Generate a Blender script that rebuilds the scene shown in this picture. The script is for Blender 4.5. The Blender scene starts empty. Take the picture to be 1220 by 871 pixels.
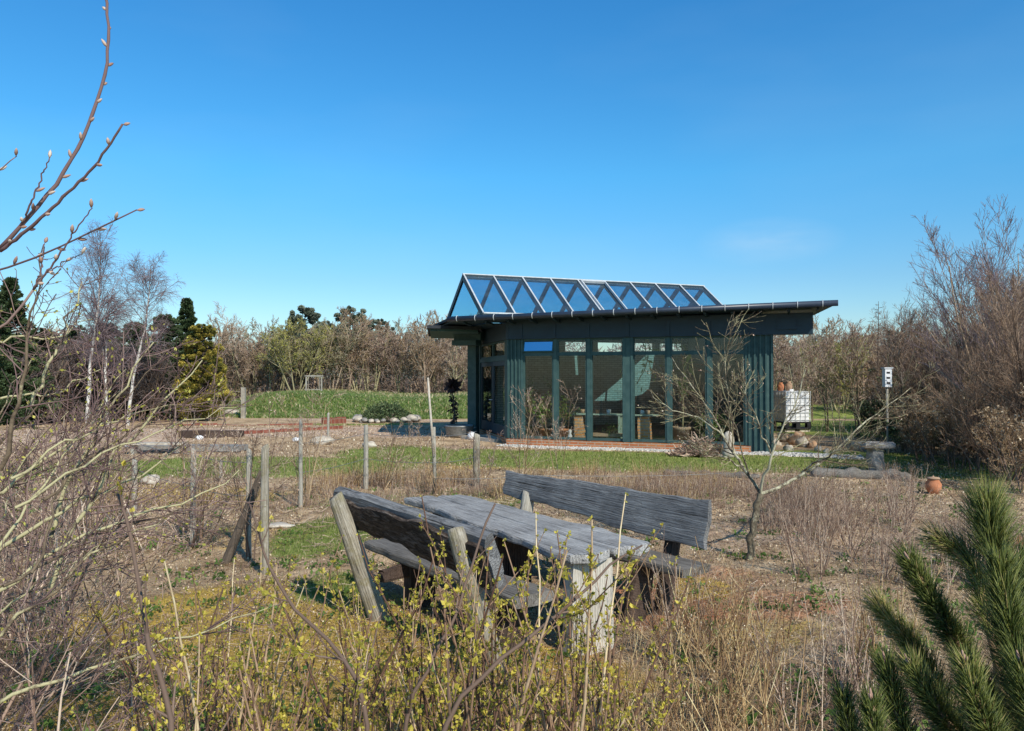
import bpy, math, random
import numpy as np
from mathutils import Vector, Matrix, noise as mnoise
from mathutils.geometry import tessellate_polygon

SC = bpy.context.scene
COL = SC.collection
R = math.radians
random.seed(11)

# ------------------------------------------------------------------ camera numbers
F = 915.0
EYE = 2.05
PITCH = math.atan(12.5 / F)

def ray(px, py):
    a = (px - 610.0) / F
    b = (435.5 - py) / F
    return (a, math.cos(PITCH) - b * math.sin(PITCH), math.sin(PITCH) + b * math.cos(PITCH))

def at(px, py, Y):
    r = ray(px, py)
    t = Y / r[1]
    return Vector((r[0] * t, Y, EYE + r[2] * t))

# ------------------------------------------------------------------ terrain height
def sm(a, b, x):
    t = np.clip((x - a) / (b - a), 0, 1)
    return t * t * (3 - 2 * t)

_wr = np.random.default_rng(5)
_WD = [(_wr.uniform(0, 6.283), _wr.uniform(0, 6.283), f) for f in (0.5, 0.8, 1.3, 2.1, 3.3, 5.1, 7.7) for _ in range(3)]
def wob(x, y, s=1.0):
    v = 0
    for a, p, f in _WD:
        v = v + np.sin((x * math.cos(a) + y * math.sin(a)) * f * s * 2 + p) / (f ** 0.8)
    return v / 6.0

def gz(x, y):
    x = np.asarray(x, float); y = np.asarray(y, float)
    z = 0.08 * sm(8, 20, y)
    # grassy bank behind the beds, running on as a low plateau
    edge = 36.0 + 0.6 * np.sin(x * 0.35) + 2.5 * sm(-12.5, -17, x)
    hb = (0.66 + 0.12 * np.sin(x * 0.5 + 1)) * sm(-17, -12.5, x) + 0.25
    hb = hb * (1 - 0.75 * sm(-1.5, 2.5, x))
    z = z + hb * sm(0, 3.2, y - edge)
    # raised beds at left
    z = z + 0.10 * sm(22.5, 23.6, y) * (1 - sm(29, 30, y)) * (1 - sm(-5.5, -3.5, x))
    # gravel strip round the pavilion
    amp = 0.035 * (1 - sm(11, 16, y)) + 0.012
    z = z + amp * wob(x, y) * sm(-2, 1, y) 
    return z

def gzf(x, y):
    return float(gz(x, y))

def ongr(px, py):
    r = ray(px, py)
    lo, hi = 1.0, 120.0
    t = lo
    while t < hi:
        if EYE + r[2] * t < gzf(r[0] * t, r[1] * t):
            break
        t += 0.05 + t * 0.004
    return Vector((r[0] * t, r[1] * t, gzf(r[0] * t, r[1] * t)))

# ------------------------------------------------------------------ objects
def props(o, label=None, cat=None, group=None, kind=None):
    if label: o['label'] = label
    if cat: o['category'] = cat
    if group: o['group'] = group
    if kind: o['kind'] = kind
    return o

def thing(name, label, cat, loc=(0, 0, 0), rz=0.0, group=None):
    o = bpy.data.objects.new(name, None)
    o.empty_display_size = 0.2
    COL.objects.link(o)
    o.location = loc
    o.rotation_euler = (0, 0, rz)
    return props(o, label, cat, group)

def link(name, me, mat=None, parent=None, loc=(0, 0, 0), rot=(0, 0, 0)):
    o = bpy.data.objects.new(name, me)
    COL.objects.link(o)
    if mat is not None:
        if isinstance(mat, (list, tuple)):
            for m in mat: me.materials.append(m)
        elif not me.materials:
            me.materials.append(mat)
    o.location = loc
    o.rotation_euler = rot
    if parent is not None:
        o.parent = parent
    return o

def copy_tree(o, parent=None):
    c = o.copy()
    COL.objects.link(c)
    c.parent = parent
    for ch in o.children:
        copy_tree(ch, c)
    return c

# ------------------------------------------------------------------ mesh from arrays
class MB:
    """collects boxes, tubes, leaves as arrays; build() makes ONE mesh"""
    def __init__(self):
        self.v = []; self.q = []; self.t = []; self.tint = []; self.n = 0
        self.smooth = True
    def add(self, v, q=None, t=None, tint=0.5):
        v = np.asarray(v, np.float32).reshape(-1, 3)
        self.v.append(v)
        if q is not None and len(q): self.q.append(np.asarray(q, np.int64).reshape(-1, 4) + self.n)
        if t is not None and len(t): self.t.append(np.asarray(t, np.int64).reshape(-1, 3) + self.n)
        tt = np.broadcast_to(np.asarray(tint, np.float32), (len(v),)) if np.ndim(tint) < 1 or len(tint) == len(v) else np.full(len(v), 0.5)
        self.tint.append(tt)
        self.n += len(v)
    def mesh(self, name, smooth=True):
        v = np.concatenate(self.v) if self.v else np.zeros((0, 3), np.float32)
        q = np.concatenate(self.q) if self.q else np.zeros((0, 4), np.int64)
        t = np.concatenate(self.t) if self.t else np.zeros((0, 3), np.int64)
        me = bpy.data.meshes.new(name)
        me.vertices.add(len(v)); me.vertices.foreach_set('co', v.ravel())
        loops = np.concatenate([q.ravel(), t.ravel()])
        me.loops.add(len(loops)); me.loops.foreach_set('vertex_index', loops.astype(np.int32))
        starts = np.concatenate([np.arange(len(q)) * 4, len(q) * 4 + np.arange(len(t)) * 3]).astype(np.int32)
        me.polygons.add(len(starts)); me.polygons.foreach_set('loop_start', starts)
        try:
            me.polygons.foreach_set('loop_total', np.concatenate([np.full(len(q), 4), np.full(len(t), 3)]).astype(np.int32))
        except Exception:
            pass
        me.polygons.foreach_set('use_smooth', np.full(len(starts), bool(smooth)))
        me.update(calc_edges=True)
        a = me.attributes.new('tint', 'FLOAT', 'POINT')
        a.data.foreach_set('value', np.concatenate(self.tint).astype(np.float32) if self.tint else np.zeros(0, np.float32))
        return me
    def build(self, name, mat, parent=None, loc=(0, 0, 0), rot=(0, 0, 0), smooth=True):
        return link(name, self.mesh(name, smooth), mat, parent, loc, rot)
    # shapes
    def box(self, x0, x1, y0, y1, z0, z1, tint=0.5):
        v = [(x0,y0,z0),(x1,y0,z0),(x1,y1,z0),(x0,y1,z0),(x0,y0,z1),(x1,y0,z1),(x1,y1,z1),(x0,y1,z1)]
        f = [(0,3,2,1),(4,5,6,7),(0,1,5,4),(1,2,6,5),(2,3,7,6),(3,0,4,7)]
        self.add(v, f, None, tint)
    def bar(self, a, b, w, h, up=(0, 0, 1), tint=0.5):
        a = Vector(a); b = Vector(b); d = (b - a).normalized()
        u = Vector(up); s = d.cross(u).normalized(); u = s.cross(d).normalized()
        v = []
        for p in (a, b):
            for i, j in ((-1,-1),(1,-1),(1,1),(-1,1)):
                v.append(p + s * (i * w / 2) + u * (j * h / 2))
        f = [(0,1,2,3),(7,6,5,4),(0,4,5,1),(1,5,6,2),(2,6,7,3),(3,7,4,0)]
        self.add([tuple(p) for p in v], f, None, tint)
    def tube(self, pts, r, k=8, tint=0.5, caps=True):
        P = np.asarray(pts, float)[None]; n = P.shape[1]
        rr = np.broadcast_to(np.asarray(r, float), (n,))[None]
        v, q = tube_arrays(P, rr, k)
        t = []
        if caps:
            v = np.concatenate([v, P[0, :1], P[0, -1:]])
            c0 = len(v) - 2; c1 = len(v) - 1
            for j in range(k):
                t.append((c0, (j + 1) % k, j)); t.append((c1, (n - 1) * k + j, (n - 1) * k + (j + 1) % k))
        self.add(v, q, t, tint)
    def tubes(self, P, Rr, k=3, tint=None, rs=None):
        if tint is None:
            tint = (rs or np.random.default_rng(1)).random(len(P))
        v, q = tube_arrays(P, Rr, k)
        tt = np.repeat(np.asarray(tint), P.shape[1] * k)
        self.add(v, q, None, tt)
    def lathe(self, prof, c=(0, 0, 0), k=20, tint=0.5):
        v = []; q = []; n = len(prof)
        for r, z in prof:
            for j in range(k):
                a = 6.28318 * j / k
                v.append((c[0] + r * math.cos(a), c[1] + r * math.sin(a), c[2] + z))
        for i in range(n - 1):
            for j in range(k):
                q.append((i*k+j, i*k+(j+1)%k, (i+1)*k+(j+1)%k, (i+1)*k+j))
        self.add(v, q, None, tint)
    def blob(self, c, r, rs, sx=1, sy=1, sz=1, nu=10, nv=7, amp=0.15, tint=0.5):
        ph = rs.uniform(0, 6.28, 6); v = []; q = []
        for i in range(nv + 1):
            th = math.pi * i / nv
            for j in range(nu):
                a = 6.28318 * j / nu
                d = (math.sin(th)*math.cos(a), math.sin(th)*math.sin(a), math.cos(th))
                if amp < .06 or r < .06: k = 1 + amp * (math.sin(3*d[0]+ph[0]) + math.sin(4*d[1]+ph[1]) + math.sin(3*d[2]+ph[2])) * 0.6
                else: k = 1 + amp * (2.2 * mnoise.noise(Vector((d[0]*1.1+ph[0], d[1]*1.1+ph[1], d[2]*1.1+ph[2]))) + 1.3 * mnoise.noise(Vector((d[0]*2.6+ph[1], d[1]*2.6+ph[2], d[2]*2.6+ph[0]))) + .8 * mnoise.noise(Vector((d[0]*6+ph[3], d[1]*6, d[2]*6))))
                v.append((c[0]+d[0]*r*k*sx, c[1]+d[1]*r*k*sy, c[2]+d[2]*r*k*sz))
        for i in range(nv):
            for j in range(nu):
                q.append((i*nu+j, (i+1)*nu+j, (i+1)*nu+(j+1)%nu, i*nu+(j+1)%nu))
        self.add(v, q, None, tint)
    def leaves(self, C, size, rs, asp=0.5, up=0.0, tint=None, dirs=None):
        """folded diamond leaves at points C"""
        C = np.asarray(C, float); n = len(C)
        if n == 0: return
        d = rs.normal(size=(n, 3)) if dirs is None else np.asarray(dirs) + rs.normal(size=(n, 3)) * 0.35
        d[:, 2] += up
        d /= np.linalg.norm(d, axis=1, keepdims=True) + 1e-9
        w = rs.normal(size=(n, 3)); w -= (w * d).sum(1, keepdims=True) * d
        w /= np.linalg.norm(w, axis=1, keepdims=True) + 1e-9
        s = (np.asarray(size) * rs.uniform(0.6, 1.3, n))[:, None]
        nn = np.cross(d, w)
        v = np.stack([C, C + d*s*0.5 + w*s*asp*0.5 + nn*s*0.08, C + d*s, C + d*s*0.5 - w*s*asp*0.5 + nn*s*0.08], 1)
        q = np.arange(n * 4).reshape(n, 4)
        if tint is None: tint = rs.random(n)
        self.add(v.reshape(-1, 3), q, None, np.repeat(np.asarray(tint, float), 4))
    def blades(self, B, h, w, rs, lean=0.35, tint=None):
        """grass blades: bent 2-segment strips standing at B"""
        B = np.asarray(B, float); n = len(B)
        if n == 0: return
        a = rs.uniform(0, 6.283, n); hh = np.asarray(h) * rs.uniform(0.5, 1.3, n); ww = np.asarray(w) * rs.uniform(0.7, 1.2, n)
        dx, dy = np.cos(a), np.sin(a)
        l = rs.uniform(0, lean, n) * hh * 1.3
        b = rs.uniform(0, 6.283, n)
        lx, ly = np.cos(b) * l, np.sin(b) * l
        def pt(sx, fz, fl):
            return np.stack([B[:,0] + dx*ww*sx + lx*fl, B[:,1] + dy*ww*sx + ly*fl, B[:,2] + hh*fz], 1)
        v = np.stack([pt(-.5, -0.02, 0), pt(.5, -0.02, 0), pt(.4, .55, .3), pt(-.4, .55, .3), pt(0, 1, 1)], 1)
        base = np.arange(n)[:, None] * 5
        q = base + np.array([[0, 1, 2, 3]]); t = base + np.array([[3, 2, 4]])
        if tint is None: tint = rs.random(n)
        self.add(v.reshape(-1, 3), q, t, np.repeat(np.asarray(tint, float), 5))

def tube_arrays(P, Rr, k):
    B, n, _ = P.shape
    T = np.gradient(P, axis=1)
    T /= np.linalg.norm(T, axis=2, keepdims=True) + 1e-9
    D = P[:, -1] - P[:, 0]
    ax = np.argmin(np.abs(D), axis=1)
    ref = np.eye(3)[ax][:, None, :]
    U = np.cross(T, ref); U /= np.linalg.norm(U, axis=2, keepdims=True) + 1e-9
    V = np.cross(T, U)
    an = np.arange(k) * 2 * np.pi / k
    v = P[:, :, None, :] + Rr[:, :, None, None] * (np.cos(an)[None, None, :, None] * U[:, :, None, :] + np.sin(an)[None, None, :, None] * V[:, :, None, :])
    v = v.reshape(-1, 3)
    i = np.arange(n - 1)[:, None] * k; j = np.arange(k)[None]; j2 = (j + 1) % k
    q = np.stack([i + j, i + j2, i + k + j2, i + k + j], -1).reshape(-1, 4)
    q = (np.arange(B)[:, None, None] * (n * k) + q[None]).reshape(-1, 4)
    return v, q

# ------------------------------------------------------------------ branching
def path(pts, n=None, jit=0.0, rs=None):
    """smooth polyline through pts resampled to n points"""
    p = np.asarray(pts, float)
    if n is None: return p
    L = np.r_[0, np.cumsum(np.linalg.norm(np.diff(p, axis=0), axis=1))]
    s = np.linspace(0, L[-1], n)
    # catmull-ish: linear then smooth
    o = np.stack([np.interp(s, L, p[:, i]) for i in range(3)], 1)
    for _ in range(2):
        o[1:-1] = 0.25 * o[:-2] + 0.5 * o[1:-1] + 0.25 * o[2:]
    if jit and rs is not None:
        o[1:-1] += rs.normal(size=(n - 2, 3)) * jit
    return o

def grow(rs, P, Rr, k, t0=0.25, t1=0.95, ang=(35, 60), lf=(0.4, 0.7), n=4, wobble=0.2, up=(0, 0, 0.1), rr=0.55, tip=0.4, rmin=0.001, taper_len=0.5):
    B, m, _ = P.shape
    idx = np.repeat(np.arange(B), k); N = len(idx)
    t = rs.uniform(t0, t1, N)
    f = t * (m - 1); i0 = np.minimum(f.astype(int), m - 2); fr = (f - i0)[:, None]
    A = P[idx, i0]; Bp = P[idx, i0 + 1]
    pos = A + (Bp - A) * fr
    T = Bp - A; T /= np.linalg.norm(T, axis=1, keepdims=True) + 1e-9
    L = np.linalg.norm(np.diff(P, axis=1), axis=2).sum(1)[idx]
    r0 = (Rr[idx, i0] * (1 - fr[:, 0]) + Rr[idx, i0 + 1] * fr[:, 0]) * rr
    a = np.radians(rs.uniform(ang[0], ang[1], N))[:, None]
    w = rs.normal(size=(N, 3)); w -= (w * T).sum(1, keepdims=True) * T; w /= np.linalg.norm(w, axis=1, keepdims=True) + 1e-9
    d = np.cos(a) * T + np.sin(a) * w
    ln = L * rs.uniform(lf[0], lf[1], N) * (1 - taper_len * t)
    out = np.empty((N, n, 3)); out[:, 0] = pos
    upv = np.asarray(up, float)
    st = (ln / (n - 1))[:, None]
    for s in range(1, n):
        d = d + wobble * rs.normal(size=(N, 3)) + upv
        d /= np.linalg.norm(d, axis=1, keepdims=True) + 1e-9
        out[:, s] = out[:, s - 1] + d * st
    Ro = np.maximum(r0[:, None] * np.linspace(1, tip, n)[None], rmin)
    return out, Ro

def stems(rs, N, base_r, h, spread=0.3, n=6, wobble=0.06, up=0.05, r=0.01, tip=0.35, hv=0.25, droop=0.0):
    a = rs.uniform(0, 6.283, N); q = base_r * np.sqrt(rs.random(N))
    out = np.empty((N, n, 3)); out[:, 0] = np.stack([np.cos(a)*q, np.sin(a)*q, np.full(N, -0.05)], 1)
    sp = rs.uniform(0, spread, N)
    a2 = a + rs.normal(size=N) * 0.6
    d = np.stack([np.cos(a2)*sp, np.sin(a2)*sp, np.ones(N)], 1)
    d /= np.linalg.norm(d, axis=1, keepdims=True)
    ln = h * (1 - hv * rs.random(N))
    for s in range(1, n):
        d = d + wobble * rs.normal(size=(N, 3)) + np.array([0, 0, up - droop * s / n])
        d /= np.linalg.norm(d, axis=1, keepdims=True)
        out[:, s] = out[:, s-1] + d * (ln / (n - 1))[:, None]
    Ro = (r * rs.uniform(0.7, 1.2, N))[:, None] * np.linspace(1, tip, n)[None]
    return out, Ro

def sample(rs, P, n, t0=0.0, t1=1.0):
    """n random points on polylines P (B,m,3) -> points, tangents"""
    B, m, _ = P.shape
    i = rs.integers(0, B, n); f = rs.uniform(t0, t1, n) * (m - 1); j = np.minimum(f.astype(int), m - 2)
    fr = (f - j)[:, None]
    a = P[i, j]; b = P[i, j+1]
    t = b - a; t /= np.linalg.norm(t, axis=1, keepdims=True) + 1e-9
    return a + (b - a) * fr, t

# ------------------------------------------------------------------ materials
class NT:
    def __init__(self, name):
        self.m = bpy.data.materials.new(name); self.m.use_nodes = True
        self.t = self.m.node_tree; self.b = self.t.nodes['Principled BSDF']; self.o = self.t.nodes['Material Output']
    def n(self, typ, **k):
        nd = self.t.nodes.new(typ)
        for a, v in k.items():
            if a.startswith('i_'):
                key = a[2:]
                nd.inputs[int(key) if key.isdigit() else key.replace('_', ' ')].default_value = v
            else: setattr(nd, a, v)
        return nd
    def l(self, a, b): self.t.links.new(a, b)
    def coord(self, scale=(1, 1, 1), kind='Object', rot=(0, 0, 0)):
        c = self.n('ShaderNodeTexCoord'); mp = self.n('ShaderNodeMapping')
        mp.inputs['Scale'].default_value = scale; mp.inputs['Rotation'].default_value = rot
        self.l(c.outputs[kind], mp.inputs['Vector']); return mp.outputs[0]
    def noise(self, vec, scale=5, detail=6, rough=0.6, dist=0.0):
        nd = self.n('ShaderNodeTexNoise'); nd.inputs['Scale'].default_value = scale; nd.inputs['Detail'].default_value = detail
        nd.inputs['Roughness'].default_value = rough; nd.inputs['Distortion'].default_value = dist
        if vec is not None: self.l(vec, nd.inputs['Vector'])
        return nd.outputs[0]
    def ramp(self, fac, stops):
        nd = self.n('ShaderNodeValToRGB'); e = nd.color_ramp.elements
        while len(e) < len(stops): e.new(0.5)
        for s, (p, c) in zip(e, stops):
            s.position = p; s.color = (*c, 1) if len(c) == 3 else c
        self.l(fac, nd.inputs[0]); return nd.outputs[0]
    def mix(self, fac, a, b, typ='MIX'):
        nd = self.n('ShaderNodeMix', data_type='RGBA', blend_type=typ)
        if hasattr(fac, 'node'): self.l(fac, nd.inputs[0])
        else: nd.inputs[0].default_value = fac
        for s, i in ((a, 6), (b, 7)):
            if hasattr(s, 'node'): self.l(s, nd.inputs[i])
            else: nd.inputs[i].default_value = (*s, 1) if len(s) == 3 else s
        return nd.outputs[2]
    def math(self, op, a, b=0.5, c=None, clamp=False):
        nd = self.n('ShaderNodeMath', operation=op, use_clamp=clamp)
        for s, i in ((a, 0), (b, 1), (c, 2)):
            if s is None: continue
            if hasattr(s, 'node'): self.l(s, nd.inputs[i])
            else: nd.inputs[i].default_value = s
        return nd.outputs[0]
    def attr(self, name='tint'):
        nd = self.n('ShaderNodeAttribute'); nd.attribute_name = name; return nd
    def bump(self, h, strength=0.4, dist=0.02):
        nd = self.n('ShaderNodeBump'); nd.inputs['Strength'].default_value = strength; nd.inputs['Distance'].default_value = dist
        self.l(h, nd.inputs['Height']); self.l(nd.outputs[0], self.b.inputs['Normal'])
    def base(self, c):
        if hasattr(c, 'node'): self.l(c, self.b.inputs['Base Color'])
        else: self.b.inputs['Base Color'].default_value = (*c, 1)
    def rough(self, r, spec=0.3, metal=0.0):
        self.b.inputs['Roughness'].default_value = r; self.b.inputs['Specular IOR Level'].default_value = spec; self.b.inputs['Metallic'].default_value = metal
        return self

def M_twig(name, stops, rough=0.75, noise_mix=None, spec=0.25, gain=1.3):
    stops = [(p, tuple(min(.75, v * gain) for v in c)) for p, c in stops]
    m = NT(name); a = m.attr().outputs['Fac']
    n_ = m.noise(m.coord(), 14, 4, 0.7)
    f = m.math('ADD', m.math('MULTIPLY', a, 0.75), m.math('MULTIPLY', n_, 0.35), clamp=True)
    c = m.ramp(f, stops); m.base(c); m.rough(rough, spec); return m.m

def M_leaf(name, stops, trans=0.35, rough=0.55):
    m = NT(name); a = m.attr().outputs['Fac']
    c = m.ramp(a, stops); m.base(c); m.rough(rough, 0.25)
    tr = m.n('ShaderNodeBsdfTranslucent'); m.l(c, tr.inputs[0])
    mx = m.n('ShaderNodeMixShader'); mx.inputs[0].default_value = trans
    m.l(m.b.outputs[0], mx.inputs[1]); m.l(tr.outputs[0], mx.inputs[2]); m.l(mx.outputs[0], m.o.inputs[0])
    return m.m

def M_noise(name, stops, scale=6, detail=8, rough=0.8, bump=0.3, bscale=None, stretch=(1, 1, 1), spec=0.25, metal=0.0, dist=0.01):
    m = NT(name); v = m.coord(stretch); n_ = m.noise(v, scale, detail, 0.65)
    c = m.ramp(n_, stops); m.base(c); m.rough(rough, spec, metal)
    if bump: m.bump(m.noise(v, bscale or scale * 3, 6, 0.7), bump, dist)
    return m.m

def M_wood(name, dark, mid, light, grain=28, axis='X', moss=None, bump=0.6, rough=0.85):
    """weathered timber, fibres along the given local axis"""
    m = NT(name)
    st = {'X': (0.9, 20, 20), 'Y': (20, 0.9, 20), 'Z': (20, 20, 0.9)}[axis]
    v = m.coord(st)
    g = m.noise(v, grain / 9.0 * 0.9, 9, 0.75, 0.9)
    v2 = m.coord(tuple(s * 1.3 if s > 1 else s * 0.7 for s in st))
    g2 = m.noise(v2, 2.2, 5, 0.6)
    big = m.noise(m.coord(), 2.3, 4, 0.6)
    f = m.math('ADD', m.math('MULTIPLY', g, 0.62), m.math('MULTIPLY', big, 0.4))
    c = m.ramp(f, [(0.30, dark), (0.48, mid), (0.68, light)])
    fine = m.noise(m.coord(tuple(q * 2.4 if q > 1 else q for q in st)), 3.0, 4, 0.6)
    blot = m.noise(m.coord(), 4, 9, 0.8)
    c = m.mix(0.35, c, m.ramp(blot, [(0.36, (0.5, 0.47, 0.44)), (0.55, (1.08, 1.08, 1.08))]), 'MULTIPLY')
    c = m.mix(0.6, c, m.ramp(fine, [(0.35, (0.45, 0.44, 0.43)), (0.55, (1.05, 1.05, 1.05))]), 'MULTIPLY')
    crack = m.ramp(g2, [(0.32, (0.08, 0.07, 0.06)), (0.40, (1, 1, 1))])
    c = m.mix(0.85, c, crack, 'MULTIPLY')
    wv = m.n('ShaderNodeTexWave', wave_type='BANDS', bands_direction={'X': 'Y', 'Y': 'X', 'Z': 'X'}[axis])
    wv.inputs['Scale'].default_value = 15; wv.inputs['Distortion'].default_value = 9; wv.inputs['Detail'].default_value = 4; wv.inputs['Detail Scale'].default_value = 1.6; wv.inputs['Detail Roughness'].default_value = 0.6
    m.l(m.coord(tuple(1.0 if q > 1 else 0.22 for q in st)), wv.inputs['Vector'])
    c = m.mix(0.32, c, m.ramp(wv.outputs[1], [(0.04, (0.4, 0.38, 0.36)), (0.25, (1.0, 1.0, 1.0)), (1.0, (1.1, 1.1, 1.1))]), 'MULTIPLY')
    if moss:
        mm = m.ramp(m.noise(m.coord(), 7, 6, 0.7), [(0.50, (0, 0, 0)), (0.62, (1, 1, 1))])
        c = m.mix(m.math('MULTIPLY', mm, 0.6), c, moss)
    m.base(c); m.rough(rough, 0.2)
    h = m.math('ADD', m.math('MULTIPLY', g, .6), m.math('ADD', m.math('MULTIPLY', m.ramp(wv.outputs[1], [(0.03, (0, 0, 0)), (0.25, (1, 1, 1))]), 0.35), m.math('MULTIPLY', m.ramp(g2, [(0.28, (0, 0, 0)), (0.42, (1, 1, 1))]), 0.6)))
    m.bump(h, bump, 0.012)
    return m.m
# ------------------------------------------------------------------ material library
W = {}
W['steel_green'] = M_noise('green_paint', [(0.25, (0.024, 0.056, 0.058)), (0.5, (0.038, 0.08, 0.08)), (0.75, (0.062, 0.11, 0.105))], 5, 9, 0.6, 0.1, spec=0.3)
W['steel_dark'] = M_noise('dark_shaded_green_paint', [(0.3, (0.012, 0.026, 0.040)), (0.7, (0.018, 0.038, 0.055))], 3, 5, 0.5, 0.05, spec=0.35)  # darker paint, with the shade on beam and soffit put into it
W['roof_felt'] = M_noise('roof_felt', [(0.3, (0.02, 0.024, 0.032)), (0.7, (0.04, 0.045, 0.055))], 6, 6, 0.8, 0.2)
W['gutter'] = M_noise('dark_gutter', [(0.3, (0.018, 0.028, 0.05)), (0.7, (0.03, 0.042, 0.07))], 3, 4, 0.4, 0.0, spec=0.5)
W['silver'] = M_noise('silver_metal', [(0.3, (0.42, 0.44, 0.46)), (0.7, (0.6, 0.62, 0.64))], 7, 6, 0.5, 0.0, spec=0.5, metal=0.1)
W['white_wash'] = None
W['gravel_w'] = M_noise('white_gravel', [(0.35, (0.22, 0.19, 0.17)), (0.5, (0.55, 0.52, 0.48)), (0.65, (0.8, 0.77, 0.72))], 30, 6, 0.9, 0.8, dist=0.03)
W['terracotta'] = M_noise('terracotta', [(0.3, (0.36, 0.13, 0.06)), (0.55, (0.5, 0.21, 0.11)), (0.75, (0.55, 0.32, 0.22))], 5, 6, 0.8, 0.2)
W['clay_pale'] = M_noise('pale_clay', [(0.3, (0.32, 0.20, 0.13)), (0.7, (0.46, 0.33, 0.23))], 5, 6, 0.8, 0.2)
W['white'] = M_noise('white_plastic', [(0.3, (0.62, 0.63, 0.66)), (0.7, (0.82, 0.83, 0.86))], 4, 5, 0.5, 0.05)
W['blackish'] = M_noise('black_rubber', [(0.3, (0.01, 0.01, 0.012)), (0.7, (0.03, 0.03, 0.034))], 8, 5, 0.6, 0.1)
W['stone'] = M_noise('grey_stone', [(0.3, (0.13, 0.12, 0.11)), (0.5, (0.24, 0.225, 0.21)), (0.7, (0.38, 0.36, 0.33))], 7, 9, 0.9, 0.7, dist=0.02)
W['stone_pale'] = M_noise('pale_stone', [(0.3, (0.30, 0.25, 0.2)), (0.5, (0.46, 0.4, 0.33)), (0.7, (0.62, 0.57, 0.5))], 6, 9, 0.9, 0.6, dist=0.02)
W['stone_warm'] = M_noise('warm_stone', [(0.3, (0.26, 0.13, 0.07)), (0.5, (0.42, 0.27, 0.17)), (0.7, (0.6, 0.5, 0.4))], 5, 9, 0.9, 0.6, dist=0.02)
W['zinc'] = M_noise('zinc_metal', [(0.3, (0.16, 0.17, 0.17)), (0.7, (0.34, 0.35, 0.36))], 8, 6, 0.45, 0.1, metal=0.5)
W['top_wood'] = M_wood('grey_table_wood', (0.11, 0.104, 0.098), (0.33, 0.318, 0.31), (0.60, 0.585, 0.565), 26, 'X', bump=0.9)
W['back_wood'] = M_wood('slate_grey_wood', (0.05, 0.051, 0.056), (0.18, 0.18, 0.186), (0.36, 0.355, 0.35), 24, 'X', bump=0.9)
W['seat_wood'] = M_wood('grey_seat_wood', (0.07, 0.063, 0.056), (0.16, 0.145, 0.13), (0.28, 0.255, 0.23), 24, 'X')
W['leg_wood'] = M_wood('pale_leg_wood', (0.34, 0.31, 0.27), (0.52, 0.48, 0.42), (0.68, 0.63, 0.56), 24, 'Z', bump=.35)
W['post_wood'] = M_wood('mossy_post_wood', (0.10, 0.08, 0.06), (0.30, 0.265, 0.21), (0.56, 0.52, 0.45), 24, 'Z', moss=(0.2, 0.17, 0.08))
W['stake_wood'] = M_wood('pale_stake_wood', (0.2, 0.18, 0.14), (0.36, 0.33, 0.28), (0.5, 0.48, 0.43), 24, 'Z')
W['dark_leg'] = M_wood('dark_leg_wood', (0.03, 0.022, 0.018), (0.075, 0.05, 0.04), (0.14, 0.1, 0.08), 24, 'Z')
W['bark_edge'] = None
def bark_edge():
    m = NT('bark_edge'); v = m.coord((1.6, 7, 7))
    n1 = m.noise(v, 4.5, 8, 0.7, 1.2)
    c = m.ramp(n1, [(0.34, (0.02, 0.014, 0.012)), (0.5, (0.085, 0.062, 0.05)), (0.66, (0.22, 0.18, 0.155))])
    m.base(c); m.rough(0.9, 0.15); m.bump(n1, 1.0, 0.05); return m.m
W['bark_edge'] = bark_edge()

# twigs
def M_bark(name, dark, mid, lichen):
    m = NT(name); a = m.attr().outputs['Fac']; v = m.coord()
    n1 = m.noise(v, 22, 6, 0.75); n2 = m.noise(v, 6, 5, 0.65)
    c = m.ramp(n1, [(0.35, dark), (0.62, mid)])
    f = m.math('ADD', m.math('MULTIPLY', n1, 0.55), m.math('ADD', m.math('MULTIPLY', n2, 0.45), m.math('MULTIPLY', m.math('SUBTRACT', a, 0.5), 0.22)))
    c = m.mix(m.ramp(f, [(0.50, (0, 0, 0)), (0.58, (1, 1, 1))]), c, lichen)
    m.base(c); m.rough(0.85, 0.15); m.bump(n1, 0.7, 0.006); return m.m
W['tw_hedge'] = M_twig('hedge_twigs', [(0.0, (0.16, 0.105, 0.075)), (0.5, (0.30, 0.215, 0.155)), (1.0, (0.47, 0.37, 0.27))])
W['tw_olive'] = M_twig('olive_twigs', [(0.0, (0.10, 0.085, 0.05)), (0.5, (0.2, 0.175, 0.095)), (1.0, (0.32, 0.28, 0.17))])
W['tw_purple'] = M_twig('birch_twigs', [(0.0, (0.09, 0.06, 0.065)), (0.5, (0.165, 0.12, 0.13)), (1.0, (0.26, 0.2, 0.205))])
W['tw_thick'] = M_twig('thicket_twigs', [(0.0, (0.05, 0.04, 0.04)), (0.5, (0.10, 0.08, 0.075)), (1.0, (0.17, 0.14, 0.13))])
W['tw_dark'] = M_twig('dark_twigs', [(0.0, (0.055, 0.035, 0.028)), (0.5, (0.12, 0.08, 0.06)), (1.0, (0.2, 0.14, 0.11))])
W['tw_brown'] = M_twig('brown_twigs', [(0.0, (0.09, 0.055, 0.03)), (0.5, (0.21, 0.14, 0.08)), (1.0, (0.38, 0.28, 0.175))])
W['tw_grey'] = M_bark('lichen_bark', (0.07, 0.05, 0.035), (0.20, 0.15, 0.10), (0.42, 0.38, 0.22))
W['tw_red'] = M_twig('red_bark_twigs', [(0.0, (0.05, 0.03, 0.03)), (0.5, (0.13, 0.08, 0.075)), (1.0, (0.24, 0.165, 0.14))])
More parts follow.
